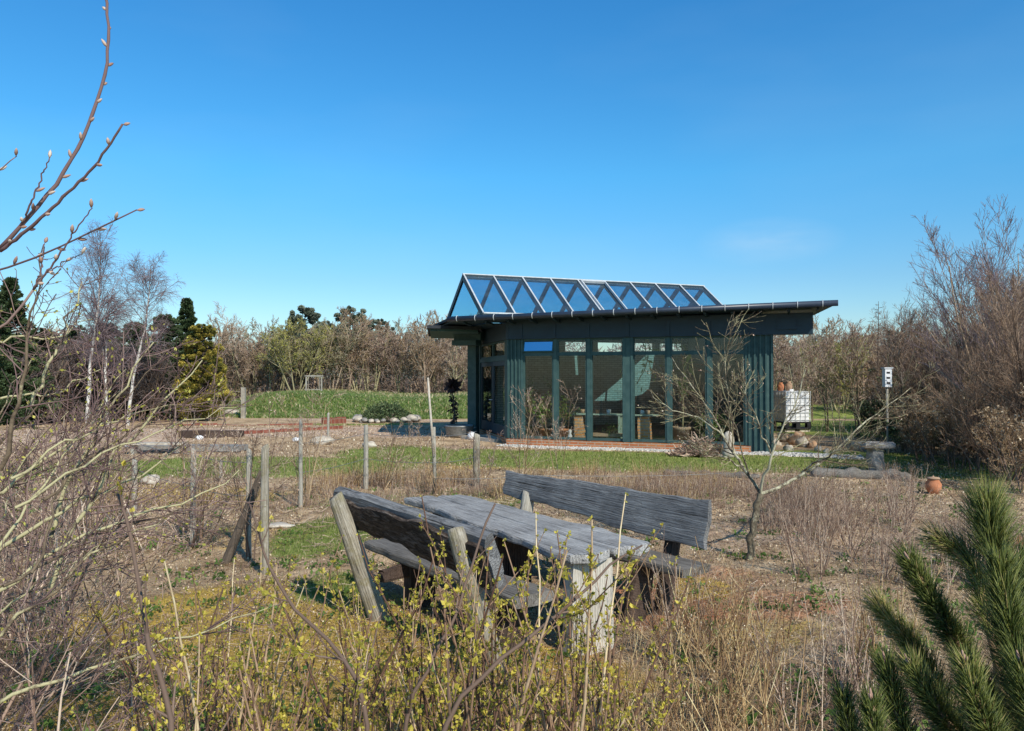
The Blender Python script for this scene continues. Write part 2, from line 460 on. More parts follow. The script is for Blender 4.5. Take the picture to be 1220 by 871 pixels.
W['tw_currant'] = M_twig('currant_stems', [(0.0, (0.035, 0.02, 0.015)), (0.4, (0.11, 0.06, 0.04)), (0.75, (0.22, 0.14, 0.09)), (0.93, (0.45, 0.35, 0.22)), (1.0, (0.58, 0.48, 0.32))], gain=1.4)
W['tw_cane'] = M_twig('straw_canes', [(0.0, (0.04, 0.024, 0.016)), (0.35, (0.12, 0.065, 0.035)), (0.6, (0.26, 0.165, 0.08)), (0.88, (0.46, 0.33, 0.17)), (1.0, (0.62, 0.5, 0.3))], gain=1.5)
W['tw_pink'] = M_twig('pinkish_canes', [(0.0, (0.045, 0.028, 0.022)), (0.4, (0.14, 0.088, 0.066)), (0.7, (0.29, 0.2, 0.15)), (1.0, (0.55, 0.43, 0.33))], gain=1.4)
W['tw_apple'] = M_bark('apple_bark', (0.07, 0.055, 0.04), (0.2, 0.165, 0.115), (0.44, 0.41, 0.29))
W['tw_hazel'] = M_twig('hazel_twigs', [(0.0, (0.06, 0.038, 0.028)), (0.5, (0.14, 0.093, 0.066)), (0.85, (0.26, 0.18, 0.125)), (1.0, (0.42, 0.32, 0.22))], gain=1.4)
def birch_bark():
    m = NT('birch_bark'); v = m.coord((4, 4, 10)); n1 = m.noise(v, 1.8, 6, 0.7)
    c = m.ramp(n1, [(0.36, (0.05, 0.04, 0.035)), (0.44, (0.5, 0.46, 0.42)), (0.7, (0.72, 0.68, 0.64))]); m.base(c); m.rough(0.7); m.bump(n1, 0.3, 0.01); return m.m
W['birch'] = birch_bark()
W['trunk_dark'] = M_noise('dark_trunk', [(0.3, (0.05, 0.038, 0.03)), (0.7, (0.17, 0.13, 0.10))], 8, 8, 0.9, 0.8, stretch=(3, 3, 0.6), dist=0.03)
W['bud'] = M_leaf('pinkish_buds', [(0, (0.35, 0.2, 0.15)), (0.5, (0.55, 0.38, 0.3)), (1, (0.7, 0.6, 0.5))], 0.15)
W['bud_y'] = M_leaf('yellow_buds', [(0, (0.25, 0.24, 0.05)), (0.5, (0.42, 0.40, 0.08)), (1, (0.6, 0.55, 0.12))], 0.3)
W['leaf_cur'] = M_leaf('young_currant_leaves', [(0, (0.22, 0.20, 0.035)), (0.4, (0.46, 0.41, 0.07)), (0.75, (0.70, 0.58, 0.10)), (1, (0.80, 0.66, 0.16))], 0.4)
W['leaf_green'] = M_leaf('green_leaves', [(0, (0.045, 0.09, 0.02)), (0.5, (0.12, 0.20, 0.045)), (1, (0.26, 0.36, 0.09))], 0.35)
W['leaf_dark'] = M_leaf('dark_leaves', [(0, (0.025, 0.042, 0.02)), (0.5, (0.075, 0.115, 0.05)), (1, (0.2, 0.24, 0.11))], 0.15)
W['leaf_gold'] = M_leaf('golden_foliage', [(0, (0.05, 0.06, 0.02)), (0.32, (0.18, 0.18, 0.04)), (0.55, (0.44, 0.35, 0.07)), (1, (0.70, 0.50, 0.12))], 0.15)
W['leaf_pine'] = M_leaf('hazed_pine_needles', [(0, (0.10, 0.12, 0.095)), (0.5, (0.19, 0.22, 0.16)), (1, (0.32, 0.35, 0.26))], 0.1)  # paler and greyer: distance haze put into the needle colour
W['leaf_dead'] = M_leaf('dead_leaves', [(0, (0.12, 0.07, 0.04)), (0.45, (0.33, 0.22, 0.13)), (0.8, (0.55, 0.42, 0.28)), (1, (0.75, 0.65, 0.5))], 0.15)
W['needle'] = M_leaf('pine_needles', [(0, (0.035, 0.055, 0.015)), (0.45, (0.12, 0.15, 0.035)), (0.8, (0.28, 0.29, 0.08)), (1, (0.50, 0.38, 0.18))], 0.15, 0.4)
W['grass'] = M_leaf('grass_blades', [(0, (0.07, 0.10, 0.02)), (0.45, (0.16, 0.20, 0.045)), (0.75, (0.30, 0.31, 0.09)), (1, (0.52, 0.43, 0.24))], 0.4)
W['grass_bank'] = M_leaf('bank_grass_blades', [(0, (0.14, 0.22, 0.05)), (0.5, (0.25, 0.35, 0.10)), (0.85, (0.38, 0.43, 0.18)), (1, (0.55, 0.5, 0.3))], 0.5)
W['grass_dry'] = M_leaf('dry_grass', [(0, (0.24, 0.18, 0.09)), (0.5, (0.48, 0.37, 0.2)), (1, (0.68, 0.58, 0.38))], 0.3)
W['moss'] = M_leaf('moss_tufts', [(0, (0.13, 0.10, 0.03)), (0.5, (0.33, 0.25, 0.06)), (1, (0.56, 0.44, 0.13))], 0.2)
W['sedum'] = M_leaf('red_sedum', [(0, (0.16, 0.035, 0.02)), (0.5, (0.3, 0.09, 0.045)), (1, (0.42, 0.24, 0.09))], 0.2)

def brick(name, c1, c2, mortar, scale=1.0, bw=0.24, rh=0.075, msize=0.012, rough=0.85, stain=None, bump=0.5):
    m = NT(name)
    c = m.n('ShaderNodeTexCoord'); s = m.n('ShaderNodeSeparateXYZ'); cb = m.n('ShaderNodeCombineXYZ')
    m.l(c.outputs['Object'], s.inputs[0])
    xy = m.math('ADD', s.outputs[0], s.outputs[1])
    m.l(xy, cb.inputs[0]); m.l(s.outputs[2], cb.inputs[1])
    b = m.n('ShaderNodeTexBrick'); m.l(cb.outputs[0], b.inputs['Vector'])
    b.inputs['Scale'].default_value = scale; b.inputs['Brick Width'].default_value = bw; b.inputs['Row Height'].default_value = rh
    b.inputs['Mortar Size'].default_value = msize; b.inputs['Color1'].default_value = (*c1, 1); b.inputs['Color2'].default_value = (*c2, 1); b.inputs['Mortar'].default_value = (*mortar, 1)
    col = b.outputs[0]
    n1 = m.noise(m.coord(), 6, 8, 0.7)
    col = m.mix(0.55, col, m.ramp(n1, [(0.3, (0.55, 0.5, 0.46)), (0.7, (1.15, 1.1, 1.05))]), 'MULTIPLY')
    m.base(col); m.rough(rough, 0.2)
    h = m.math('SUBTRACT', m.math('MULTIPLY', n1, 0.5), b.outputs[1]); m.bump(h, bump, 0.015)
    return m.m
W['brick_orange'] = brick('orange_brick', (0.42, 0.13, 0.05), (0.5, 0.2, 0.08), (0.4, 0.33, 0.26))
W['brick_ped'] = brick('reclaimed_brick', (0.72, 0.30, 0.10), (0.78, 0.46, 0.22), (0.5, 0.45, 0.38), bw=0.24, rh=0.085, msize=0.016)
W['brick_white'] = brick('whitewashed_brick', (0.42, 0.40, 0.34), (0.56, 0.54, 0.47), (0.25, 0.23, 0.2), bw=0.24, rh=0.08, msize=0.01)
W['brick_red'] = brick('red_edging_brick', (0.22, 0.07, 0.05), (0.29, 0.11, 0.08), (0.28, 0.2, 0.16), bw=0.22, rh=0.2)

def glass(name, tint, refl=0.5, rough=0.0, f0=0.06, solid=None, gcol=(1, 1, 1)):
    m = NT(name); t = m.t
    tr = m.n('ShaderNodeBsdfTransparent'); tr.inputs[0].default_value = (*tint, 1)
    gl = m.n('ShaderNodeBsdfGlossy'); gl.inputs['Roughness'].default_value = rough; gl.inputs[0].default_value = (*gcol, 1)
    lw = m.n('ShaderNodeLayerWeight'); lw.inputs[0].default_value = 0.5
    p = m.math('POWER', lw.outputs['Facing'], 3.0)
    fac = m.math('ADD', m.math('MULTIPLY', p, refl), f0, clamp=True)
    # slow waviness of float glass, dusty film
    nz = m.noise(m.coord((1, 1, 1)), 1.3, 2, 0.5)
    bp = m.n('ShaderNodeBump'); bp.inputs['Strength'].default_value = 0.004; bp.inputs['Distance'].default_value = 0.05
    m.l(nz, bp.inputs['Height']); m.l(bp.outputs[0], gl.inputs['Normal'])
    mx = m.n('ShaderNodeMixShader'); m.l(fac, mx.inputs[0]); m.l(tr.outputs[0], mx.inputs[1]); m.l(gl.outputs[0], mx.inputs[2])
    out = mx.outputs[0]
    if solid:
        df = m.n('ShaderNodeBsdfDiffuse'); df.inputs[0].default_value = (*solid[1], 1)
        m2 = m.n('ShaderNodeMixShader')
        dirt = m.ramp(m.noise(m.coord(), 2.5, 7, 0.7), [(0.35, (0, 0, 0)), (0.8, (1, 1, 1))])
        m.l(m.math('ADD', m.math('MULTIPLY', dirt, solid[0]), solid[0] * 0.5), m2.inputs[0]); m.l(out, m2.inputs[1]); m.l(df.outputs[0], m2.inputs[2]); out = m2.outputs[0]
    m.l(out, m.o.inputs[0]); t.nodes.remove(m.b)
    return m.m
W['glass_wall'] = glass('window_glass', (0.90, 0.92, 0.90), 0.3, 0.0, 0.03, (0.004, (0.5, 0.5, 0.45)))
W['glass_roof'] = glass('roof_glass', (0.52, 0.79, 0.90), 0.25, 0.0, 0.04, (0.05, (0.5, 0.55, 0.6)))
W['glass_sky_tint'] = glass('sky_tinted_pane', (0.3, 0.35, 0.4), 0.3, 0.0, 0.75, gcol=(.62, .72, .82))  # sky reflection strengthened and coloured blue by the glossy tint
W['floor_dark'] = M_noise('dark_floor', [(0.3, (0.05, 0.045, 0.04)), (0.7, (0.1, 0.09, 0.08))], 5)

# ------------------------------------------------------------------ ground
def M_ground():
    m = NT('ground_soil')
    v = m.coord()
    z = m.attr('zone'); sp = m.n('ShaderNodeSeparateColor'); m.l(z.outputs['Color'], sp.inputs[0])
    z2 = m.attr('zonex'); sp2 = m.n('ShaderNodeSeparateColor'); m.l(z2.outputs['Color'], sp2.inputs[0])
    n1 = m.noise(v, 1.1, 8, 0.68, 0.3); n2 = m.noise(v, 9, 10, 0.75); n3 = m.noise(v, 45, 8, 0.8)
    mixn = m.math('ADD', m.math('MULTIPLY', n1, 0.45), m.math('ADD', m.math('MULTIPLY', n2, 0.35), m.math('MULTIPLY', n3, 0.2)))
    soil = m.ramp(mixn, [(0.38, (0.085, 0.055, 0.034)), (0.47, (0.20, 0.145, 0.095)), (0.56, (0.33, 0.25, 0.17)), (0.66, (0.52, 0.42, 0.30))])
    grass = m.ramp(m.math('ADD', m.math('MULTIPLY', n2, 0.6), m.math('MULTIPLY', n3, 0.4)), [(0.38, (0.05, 0.07, 0.018)), (0.5, (0.11, 0.145, 0.035)), (0.62, (0.23, 0.22, 0.09))])
    moss = m.ramp(m.math('ADD', m.math('MULTIPLY', n2, 0.55), m.math('MULTIPLY', n3, 0.45)), [(0.36, (0.10, 0.065, 0.03)), (0.47, (0.23, 0.16, 0.055)), (0.56, (0.34, 0.24, 0.05)), (0.66, (0.48, 0.36, 0.10))])
    red = m.ramp(n2, [(0.36, (0.14, 0.055, 0.03)), (0.5, (0.26, 0.12, 0.07)), (0.66, (0.38, 0.2, 0.11))])
    path = m.ramp(mixn, [(0.36, (0.15, 0.105, 0.08)), (0.5, (0.27, 0.2, 0.155)), (0.64, (0.40, 0.32, 0.265))])
    dark = m.ramp(n2, [(0.35, (0.05, 0.032, 0.022)), (0.65, (0.13, 0.09, 0.06))])
    def layer(ch, gain=3.2):
        nn = m.math('ADD', m.math('MULTIPLY', n1, 0.5), m.math('MULTIPLY', n2, 0.5))
        a = m.math('ADD', ch, m.math('MULTIPLY', m.math('SUBTRACT', nn, 0.5), 1.5))
        return m.math('MULTIPLY', m.math('SUBTRACT', a, 0.42), gain, clamp=True)
    c = soil
    c = m.mix(layer(sp2.outputs[0]), c, path)
    c = m.mix(layer(sp2.outputs[1]), c, dark)
    c = m.mix(layer(sp.outputs[2]), c, red)
    c = m.mix(layer(sp.outputs[1]), c, moss)
    c = m.mix(layer(sp.outputs[0]), c, grass)
    c = m.mix(layer(sp2.outputs[2], 6), c, m.ramp(n3, [(0.35, (0.25, 0.22, 0.2)), (0.5, (0.6, 0.56, 0.52)), (0.65, (0.8, 0.77, 0.73))]))
    c = m.mix(1.0, c, (1.95, 1.86, 1.74), 'MULTIPLY')
    m.base(c); m.rough(0.95, 0.1)
    m.bump(m.math('ADD', m.math('MULTIPLY', n2, 0.6), m.math('MULTIPLY', n3, 0.5)), 0.9, 0.06)
    return m.m
W['ground'] = M_ground()
# ------------------------------------------------------------------ ground sheet
# blob: centre x, y, radius x, radius y, rotation (deg), channel, strength
def G(px, py):
    p = ongr(px, py); return (p.x, p.y)
ZB = []
def zb(px, py, rx, ry, ch, s=1.0, rot=0):
    x, y = G(px, py); ZB.append((x, y, rx, ry, R(rot), ch, s))
# channels: 0 grass 1 moss 2 red 3 path 4 dark 5 gravel
zb(700, 548, 7.5, 2.6, 0, 0.9, -12)       # lawn strip before the pavilion
zb(990, 545, 3.5, 2.2, 0, 0.8)
zb(1010, 510, 5.5, 6.0, 0, 1.0)           # lawn right of the pavilion
zb(300, 556, 4.6, 2.3, 0, 1.0)            # lawn strip left
zb(120, 560, 3.5, 2.3, 0, 0.8)
zb(470, 540, 1.9, 2.5, 0, 0.8)
zb(190, 494, 8.5, 2.2, 0, 1.0)            # before the birches
zb(430, 506, 4.5, 0.8, 0, 0.75)
zb(385, 640, 0.75, 1.4, 0, 1.05)          # patches beside the near bench
zb(400, 700, 0.5, 0.7, 0, 0.8)
zb(700, 590, 3.5, 1.2, 0, 0.55)
zb(500, 600, 2.5, 1.6, 0, 0.5)
zb(560, 640, 1.5, 1.2, 0, 0.45)
zb(940, 560, 2.5, 0.8, 0, 0.7)
zb(1150, 560, 3.0, 2.5, 0, 0.7)
zb(300, 740, 1.9, 1.3, 1, 1.0)
zb(480, 800, 2.0, 1.1, 1, 1.0)
zb(200, 850, 1.2, 0.9, 1, 0.7); zb(400, 800, .5, .4, 2, .8); zb(560, 830, .6, .35, 2, .85); zb(680, 800, .5, .4, 2, .8)
zb(640, 850, 0.9, 0.7, 1, 0.6)
zb(210, 590, 2.6, 1.5, 1, 0.65)
zb(260, 640, 1.6, 1.0, 1, 0.5)
zb(570, 555, 2.5, 1.0, 1, 0.6)
zb(830, 700, 0.45, 0.5, 1, 0.8)
zb(880, 760, 1.0, 0.6, 1, 0.55)
zb(790, 720, 0.9, 1.0, 2, 0.7)
zb(860, 690, 0.8, 0.6, 2, 0.55)
zb(900, 720, 1.2, 0.7, 2, 0.6)
zb(520, 740, 0.7, 0.6, 2, 0.6)
zb(620, 790, 0.9, 0.5, 2, 0.75)
zb(450, 770, 0.5, 0.3, 2, 0.7)
zb(950, 640, 2.5, 1.8, 3, 0.55)
zb(250, 515, 9.5, 2.6, 3, 1.0)            # beds of bare pinkish earth
zb(80, 518, 7.0, 2.8, 3, 0.9)
zb(440, 512, 4.2, 1.5, 3, 0.95)
zb(540, 538, 2.4, 1.7, 3, 0.9)
zb(440, 500, 6.0, 0.9, 3, 0.75)
zb(120, 600, 2.5, 2.0, 3, 0.4)
zb(150, 700, 2.0, 1.4, 4, 0.45)
zb(60, 800, 1.5, 1.5, 4, 0.8)
zb(960, 840, 1.2, 1.0, 4, 0.6)
zb(570, 700, 1.4, 1.2, 4, 0.55)
FA = Vector((-0.12, 22.13)); FB = Vector((6.66, 19.58)); FDIR = (FB - FA).normalized(); FN = Vector((FDIR.y, -FDIR.x))  # FN points to the lawn

def zones(x, y):
    x = np.asarray(x, float); y = np.asarray(y, float)
    out = np.zeros(x.shape + (6,))
    for cx, cy, rx, ry, ro, ch, s in ZB:
        dx, dy = x - cx, y - cy
        u = (dx * math.cos(ro) + dy * math.sin(ro)) / rx; v = (-dx * math.sin(ro) + dy * math.cos(ro)) / ry
        d = np.sqrt(u * u + v * v)
        out[..., ch] = np.maximum(out[..., ch], s * (1 - sm(0.55, 1.15, d)))
    # the bank and everything far behind is grass
    edge = 36.0 + 0.6 * np.sin(x * 0.35) + 2.5 * sm(-12.5, -17, x)
    bank = sm(-1.2, 0.6, y - edge)
    out[..., 0] = np.maximum(out[..., 0], bank)
    out[..., 3] *= (1 - bank)
    # behind the hedge foot: leaf litter
    out[..., 4] = np.maximum(out[..., 4], 0.9 * sm(47, 50, y))
    out[..., 0] *= 1 - 0.75 * sm(47, 50, y)
    # gravel band round the pavilion
    dx, dy = x - FA.x, y - FA.y
    al = dx * FDIR.x + dy * FDIR.y; pe = dx * FN.x + dy * FN.y
    gr = sm(-0.3, 0.2, pe) * (1 - sm(0.55, 0.75, pe)) * sm(-0.2, 0.3, al) * (1 - sm(9.0, 9.6, al))
    out[..., 5] = np.maximum(out[..., 5], gr)
    out[..., 0] *= (1 - gr); out[..., 3] *= (1 - gr)
    return out

def build_ground():
    nx, ny = 560, 620
    tx = np.linspace(-1, 1, nx); ty = np.linspace(-1, 1, ny)
    ax = math.asinh(420 / 3.0); xs = 3.0 * np.sinh(tx * ax)
    lo, hi = math.asinh(60 / 3.2), math.asinh(700 / 3.2)
    ys = 7.0 + 3.2 * np.sinh(np.linspace(-lo, hi, ny))
    X, Y = np.meshgrid(xs, ys)
    Z = gz(X, Y)
    fine = (1 - sm(9, 16, Y))
    Z = Z + fine * 0.012 * (np.sin(X * 21 + 3 * np.sin(Y * 9)) * np.sin(Y * 19 + 2 * np.sin(X * 11)))
    # dug beds are lumpy
    zz = zones(X, Y)
    Z = Z + zz[..., 3] * 0.025 * wob(X, Y, 3.0) * (Y > 12)
    v = np.stack([X, Y, Z], -1).reshape(-1, 3)
    i = np.arange(ny - 1)[:, None] * nx; j = np.arange(nx - 1)[None]
    q = np.stack([i + j, i + j + 1, i + nx + j + 1, i + nx + j], -1).reshape(-1, 4)
    mb = MB(); mb.add(v, q)
    me = mb.mesh('ground')
    for nm, sl in (('zone', slice(0, 3)), ('zonex', slice(3, 6))):
        a = me.attributes.new(nm, 'FLOAT_COLOR', 'POINT')
        col = np.ones((len(v), 4), np.float32); col[:, :3] = zz.reshape(-1, 6)[:, sl]
        a.data.foreach_set('color', col.ravel())
    o = link('ground', me, W['ground']); o['kind'] = 'structure'
build_ground()

# ------------------------------------------------------------------ pavilion
PZ = 0.27                                  # floor level
pav = thing('garden_pavilion', 'dark green glazed garden pavilion with flat overhanging roof and blue glass ridge roof', 'pavilion', (3.0, 24.5, 0.08))
PO = Vector((3.0, 24.5, 0.08))
def wall_obj(p0, p1):
    """frame for a wall: local x runs p0->p1, local y points inside, z up from 0 = world 0"""
    d = (Vector(p1) - Vector(p0)); a = math.atan2(d.y, d.x)
    return (p0[0] - PO.x, p0[1] - PO.y, -PO.z), (0, 0, a)
def sub(loc, rot): return loc, rot
A2 = (FA.x, FA.y); B2 = (FB.x, FB.y)
L_F = (FB - FA).length
f_loc, f_rot = wall_obj(A2, B2)
def fx(px):                                # pixel column -> distance along the facade
    k = (px - 610) / F
    return (k * FA.y - FA.x) / (FDIR.x - k * FDIR.y)
ZT0, ZT1, ZH = 2.62, 2.72, 3.10            # transom, window head
bars = [621.8, 661.5, 701.5, 748.5, 796.5, 844.5, 889.5]
bx = [fx(p) for p in bars]
# brick plinth
m = MB(); m.box(-0.02, L_F - 0.55, -0.07, 0.25, -0.15, PZ - 0.02); m.build('brick_plinth', W['brick_orange'], pav, f_loc, f_rot, False)
# window bays
widths = [0.07, 0.10, 0.10, 0.24, 0.10, 0.10, 0.07]
for i in range(6):
    x0 = bx[i] + widths[i] / 2; x1 = bx[i + 1] - widths[i + 1] / 2
    fr = MB()
    fw = 0.045
    fr.box(x0, x1, 0.00, 0.09, PZ, PZ + 0.07); fr.box(x0, x1, 0.0, 0.09, ZT0, ZT1); fr.box(x0, x1, 0.0, 0.09, ZH - 0.05, ZH)
    for xa in (x0, x1 - fw):
        fr.box(xa, xa + fw, 0.003, 0.087, PZ + 0.07, ZT0); 
        if i != 0: fr.box(xa, xa + fw, 0.003, 0.087, ZT1, ZH - 0.05)
    w = fr.build('window', W['steel_green'], pav, f_loc, f_rot, False)
    g = MB(); g.box(x0 + fw, x1 - fw, 0.04, 0.052, PZ + 0.07, ZT0); g.build('pane', W['glass_wall'], w, smooth=False)
    if i:
        g = MB(); g.box(x0 + fw, x1 - fw, 0.04, 0.052, ZT1, ZH - 0.05); g.build('pane', W['glass_wall'], w, smooth=False)
    else:
        # hopper sash standing open, its sky reflection boosted and tinted blue in the material
        s = MB(); hh = 0.36
        s.box(x0, x1, -0.025, 0.02, 0, 0.035); s.box(x0, x1, -0.025, 0.02, hh - 0.03, hh)
        s.box(x0, x0 + .035, -0.022, 0.017, .035, hh - .03); s.box(x1 - .035, x1, -0.022, 0.017, .035, hh - .03)
        so = s.build('open_sash', W['steel_green'], w, (0, -0.03, ZT1 + 0.005), (R(-14), 0, 0), False)
        g = MB(); g.box(x0 + .035, x1 - .035, -0.006, 0.004, .035, hh - .03)
        g.build('pane', W['glass_sky_tint'], w, (0, -0.03, ZT1 + 0.005), (R(-14), 0, 0), False)
# mullion posts
for i in range(7):
    p = MB(); wd = widths[i]
    y0 = -0.05 if i == 3 else -0.025
    p.box(bx[i] - wd/2 + .001, bx[i] + wd/2 - .001, y0, 0.12, PZ - 0.01, ZH)
    if i == 3:
        p.box(bx[i] - wd/2 - .02, bx[i] - wd/2 + .04, -0.07, -0.051, PZ, ZH); p.box(bx[i] + wd/2 - .04, bx[i] + wd/2 + .02, -0.07, -0.051, PZ, ZH)
    p.build('post', W['steel_green'], pav, f_loc, f_rot, False)
# boarded corner at left (standing-seam boards)
c = MB(); xe = bx[0] - widths[0] / 2
c.box(0.0, xe, 0.0, 0.12, PZ - 0.02, ZH)
for xx in np.linspace(0.02, xe - 0.03, 4): c.box(xx - .018, xx + .018, -0.045, -0.001, PZ, ZH)
c.build('corner_cladding', W['steel_green'], pav, f_loc, f_rot, False)
# boarded wall right of the windows
c = MB(); xs0 = bx[6] + widths[6] / 2
c.box(xs0, L_F, 0.0, 0.14, -0.12, ZH)
for xx in np.linspace(xs0 + 0.03, L_F - 0.03, 5): c.box(xx - .02, xx + .02, -0.055, -0.001, -0.10, ZH)
c.build('board_wall', W['steel_green'], pav, f_loc, f_rot, False)
# ring beam along the facade, running past the corner
rb = MB(); rb.box(0.05, L_F + 0.95, -0.10, 0.22, ZH + 0.001, 3.64); rb.box(L_F + 0.1, L_F + 0.55, -0.14, 0.26, ZH + 0.12, 3.5)
for xx in bx: rb.box(xx - .05, xx + .05, -0.13, -0.101, ZH + .02, 3.5)
rb.build('ring_beam', W['steel_dark'], pav, f_loc, f_rot, False)  # eave shade on the beam comes from this darker colour
# purlins: small brackets under the eave
# ---- door wall
C2 = (-1.13, 26.4)
d_loc, d_rot = wall_obj(C2, A2)
L_D = (Vector(A2) - Vector(C2)).length
dw = MB(); dw.box(0, L_D - .002, 0.0, 0.12, -0.1, PZ - .03); dw.build('door_plinth', W['brick_orange'], pav, d_loc, d_rot, False)
pl = MB()
x_a, x_b = 0.25, L_D - 0.35
pl.box(0, x_a, -.02, .14, PZ - .029, ZH); pl.box(x_b, L_D - .01, -.02, .14, PZ - .029, ZH); pl.box(x_a, x_b, -.01, .13, 2.5, 2.62)
pl.build('door_surround', W['steel_green'], pav, d_loc, d_rot, False)
nd = 2; wdt = (x_b - x_a) / nd
for i in range(nd):
    x0 = x_a + i * wdt + .01; x1 = x0 + wdt - .02
    dr = MB(); s_ = 0.13
    dr.box(x0, x1, 0.02, 0.08, PZ + 0.0, PZ + .30); dr.box(x0, x1, .02, .08, 2.36, 2.495)
    dr.box(x0, x0 + s_, .022, .078, PZ + .3, 2.36); dr.box(x1 - s_, x1, .022, .078, PZ + .3, 2.36)
    do = dr.build('door', W['steel_dark'], pav, d_loc, d_rot, False)
    g = MB(); g.box(x0 + s_, x1 - s_, .045, .055, PZ + .3, 2.36); g.build('pane', W['glass_wall'], do, smooth=False)
    hx = x1 - .06 if i == 0 else x0 + .06
    h = MB(); h.tube([(hx, .02, 1.3), (hx, -.05, 1.3)], .012, 6); h.tube([(hx, -.05, 1.3), (hx + (-.12 if i == 0 else .12), -.05, 1.3)], .012, 6)
    h.build('handle', W['silver'], do)
    t = MB(); t.box(x0, x1, .02, .08, 2.625, 2.67); t.box(x0, x1, .02, .08, ZH - .05, ZH); t.box(x0, x0 + .06, .022, .078, 2.67, ZH - .05); t.box(x1 - .06, x1, .022, .078, 2.67, ZH - .05)
    to = t.build('transom_window', W['steel_green'], pav, d_loc, d_rot, False)
    g = MB(); g.box(x0 + .06, x1 - .06, .045, .055, 2.67, ZH - .05); g.build('pane', W['glass_wall'], to, smooth=False)
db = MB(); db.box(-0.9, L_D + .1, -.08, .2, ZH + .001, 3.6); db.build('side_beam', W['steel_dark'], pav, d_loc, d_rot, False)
# protruding left beam end and corner column
def boxw(name, c, d, L, w, z0, z1, mat):
    a = math.atan2(d[1], d[0]); b = MB(); b.box(0, L, -w/2, w/2, z0, z1)
    return b.build(name, mat, pav, (c[0] - PO.x, c[1] - PO.y, -PO.z), (0, 0, a), False)
boxw('corner_post', (-1.42, 25.55), FDIR, 0.30, 0.30, 0.05, 3.25, W['steel_green'])
boxw('beam_end', (-1.88, 25.3), FDIR, 0.85, 0.5, 3.05, 3.22, W['steel_green'])
boxw('beam_end', (-1.84, 25.35), FDIR, 0.95, 0.4, 3.221, 3.5, W['steel_green'])
# ---- other walls: whitewashed brick at the back, boarded sides
RDIR = Vector((0.934, 0.358)).normalized(); RN = Vector((-RDIR.y, RDIR.x))     # ridge direction, towards the back
G0 = Vector((-1.52, 24.0))
bw0 = Vector((-0.75, 26.95)); bw1 = bw0 + RDIR * 8.3
b_loc, b_rot = wall_obj(tuple(bw0), tuple(bw1))
b = MB(); Lb = (bw1 - bw0).length
b.box(-.2, Lb, 0, .25, 0, 2.95); 
for xx in np.linspace(0.0, Lb - .3, 7): b.box(xx, xx + .22, 0.01, .24, 2.951, 3.3)
b.build('back_wall', W['brick_white'], pav, b_loc, b_rot, False)
b = MB(); b.box(-.2, Lb, .0, .25, 3.301, 3.66); b.build('back_beam', W['steel_dark'], pav, b_loc, b_rot, False)
for p0, p1, nm in ((tuple(bw0), C2, 'side_wall'), ((FB.x, FB.y), (bw1.x, bw1.y), 'side_wall')):
    l_, r_ = wall_obj(p0, p1); LL = (Vector(p1) - Vector(p0)).length
    b = MB(); b.box(.02 if p0[0] > 3 else 0, LL, .02, .16, -.1, 3.6)
    for xx in np.arange(.2, LL, .28): b.box(xx - .02, xx + .02, -.02 if p0[0] < 3 else -.02, .019, 0, 3.55)
    b.build(nm, W['steel_green'], pav, l_, r_, False)
# added unseen panel, holes shaped to throw the sun patch on the inner wall
SUNV = Vector((math.sin(R(150)) * math.cos(R(39)), math.cos(R(150)) * math.cos(R(39)), math.sin(R(39))))
def wall_to_sun_mask(px, py, zc):
    r = Vector(ray(px, py)); o = Vector((0, 0, EYE)); n_ = Vector((RN.x, RN.y, 0)); t = (Vector((bw0.x, bw0.y, 0)) - o).dot(n_) / r.dot(n_)
    q = o + r * t; k_ = (zc - q.z) / SUNV.z; return (q.x + SUNV.x * k_, q.y + SUNV.y * k_)
def polyslab(name, outer, hole, ztop, zbot, mat, parent=pav, zf=None):
    loops = [[Vector((p[0], p[1], 0)) for p in outer]]
    if hole:
        for h_ in (hole if isinstance(hole[0][0], (tuple, list)) else [hole]): loops.append([Vector((p[0], p[1], 0)) for p in h_])
    tris = tessellate_polygon(loops); flat = [p for l in loops for p in l]
    n = len(flat); zf = zf or (lambda x, y: 0.0)
    v = [(p.x - PO.x, p.y - PO.y, ztop + zf(p.x, p.y) - PO.z) for p in flat] + [(p.x - PO.x, p.y - PO.y, zbot + zf(p.x, p.y) - PO.z) for p in flat]
    t = []; q = []
    for a, b_, c_ in tris:
        t.append((a, b_, c_)); t.append((c_ + n, b_ + n, a + n))
    k = 0
    for l in loops:
        m_ = len(l)
        for i in range(m_): q.append((k + i, k + (i+1) % m_, k + n + (i+1) % m_, k + n + i))
        k += m_
    me = bpy.data.meshes.new(name); me.from_pydata(v, [], t + q); me.update(); me.polygons.foreach_set('use_smooth', np.zeros(len(me.polygons), bool))
    import bmesh
    bm = bmesh.new(); bm.from_mesh(me); bmesh.ops.recalc_face_normals(bm, faces=bm.faces); bm.to_mesh(me); bm.free()
    return link(name, me, mat, parent)
polyslab('floor_slab', [(FA.x + .08, FA.y + .08), (FB.x - .1, FB.y + .15), (bw1.x - .1, bw1.y - .05), (bw0.x + .05, bw0.y - .05), (C2[0] + .15, C2[1] - .05)], None, PZ - .03, 0.0, W['floor_dark'])
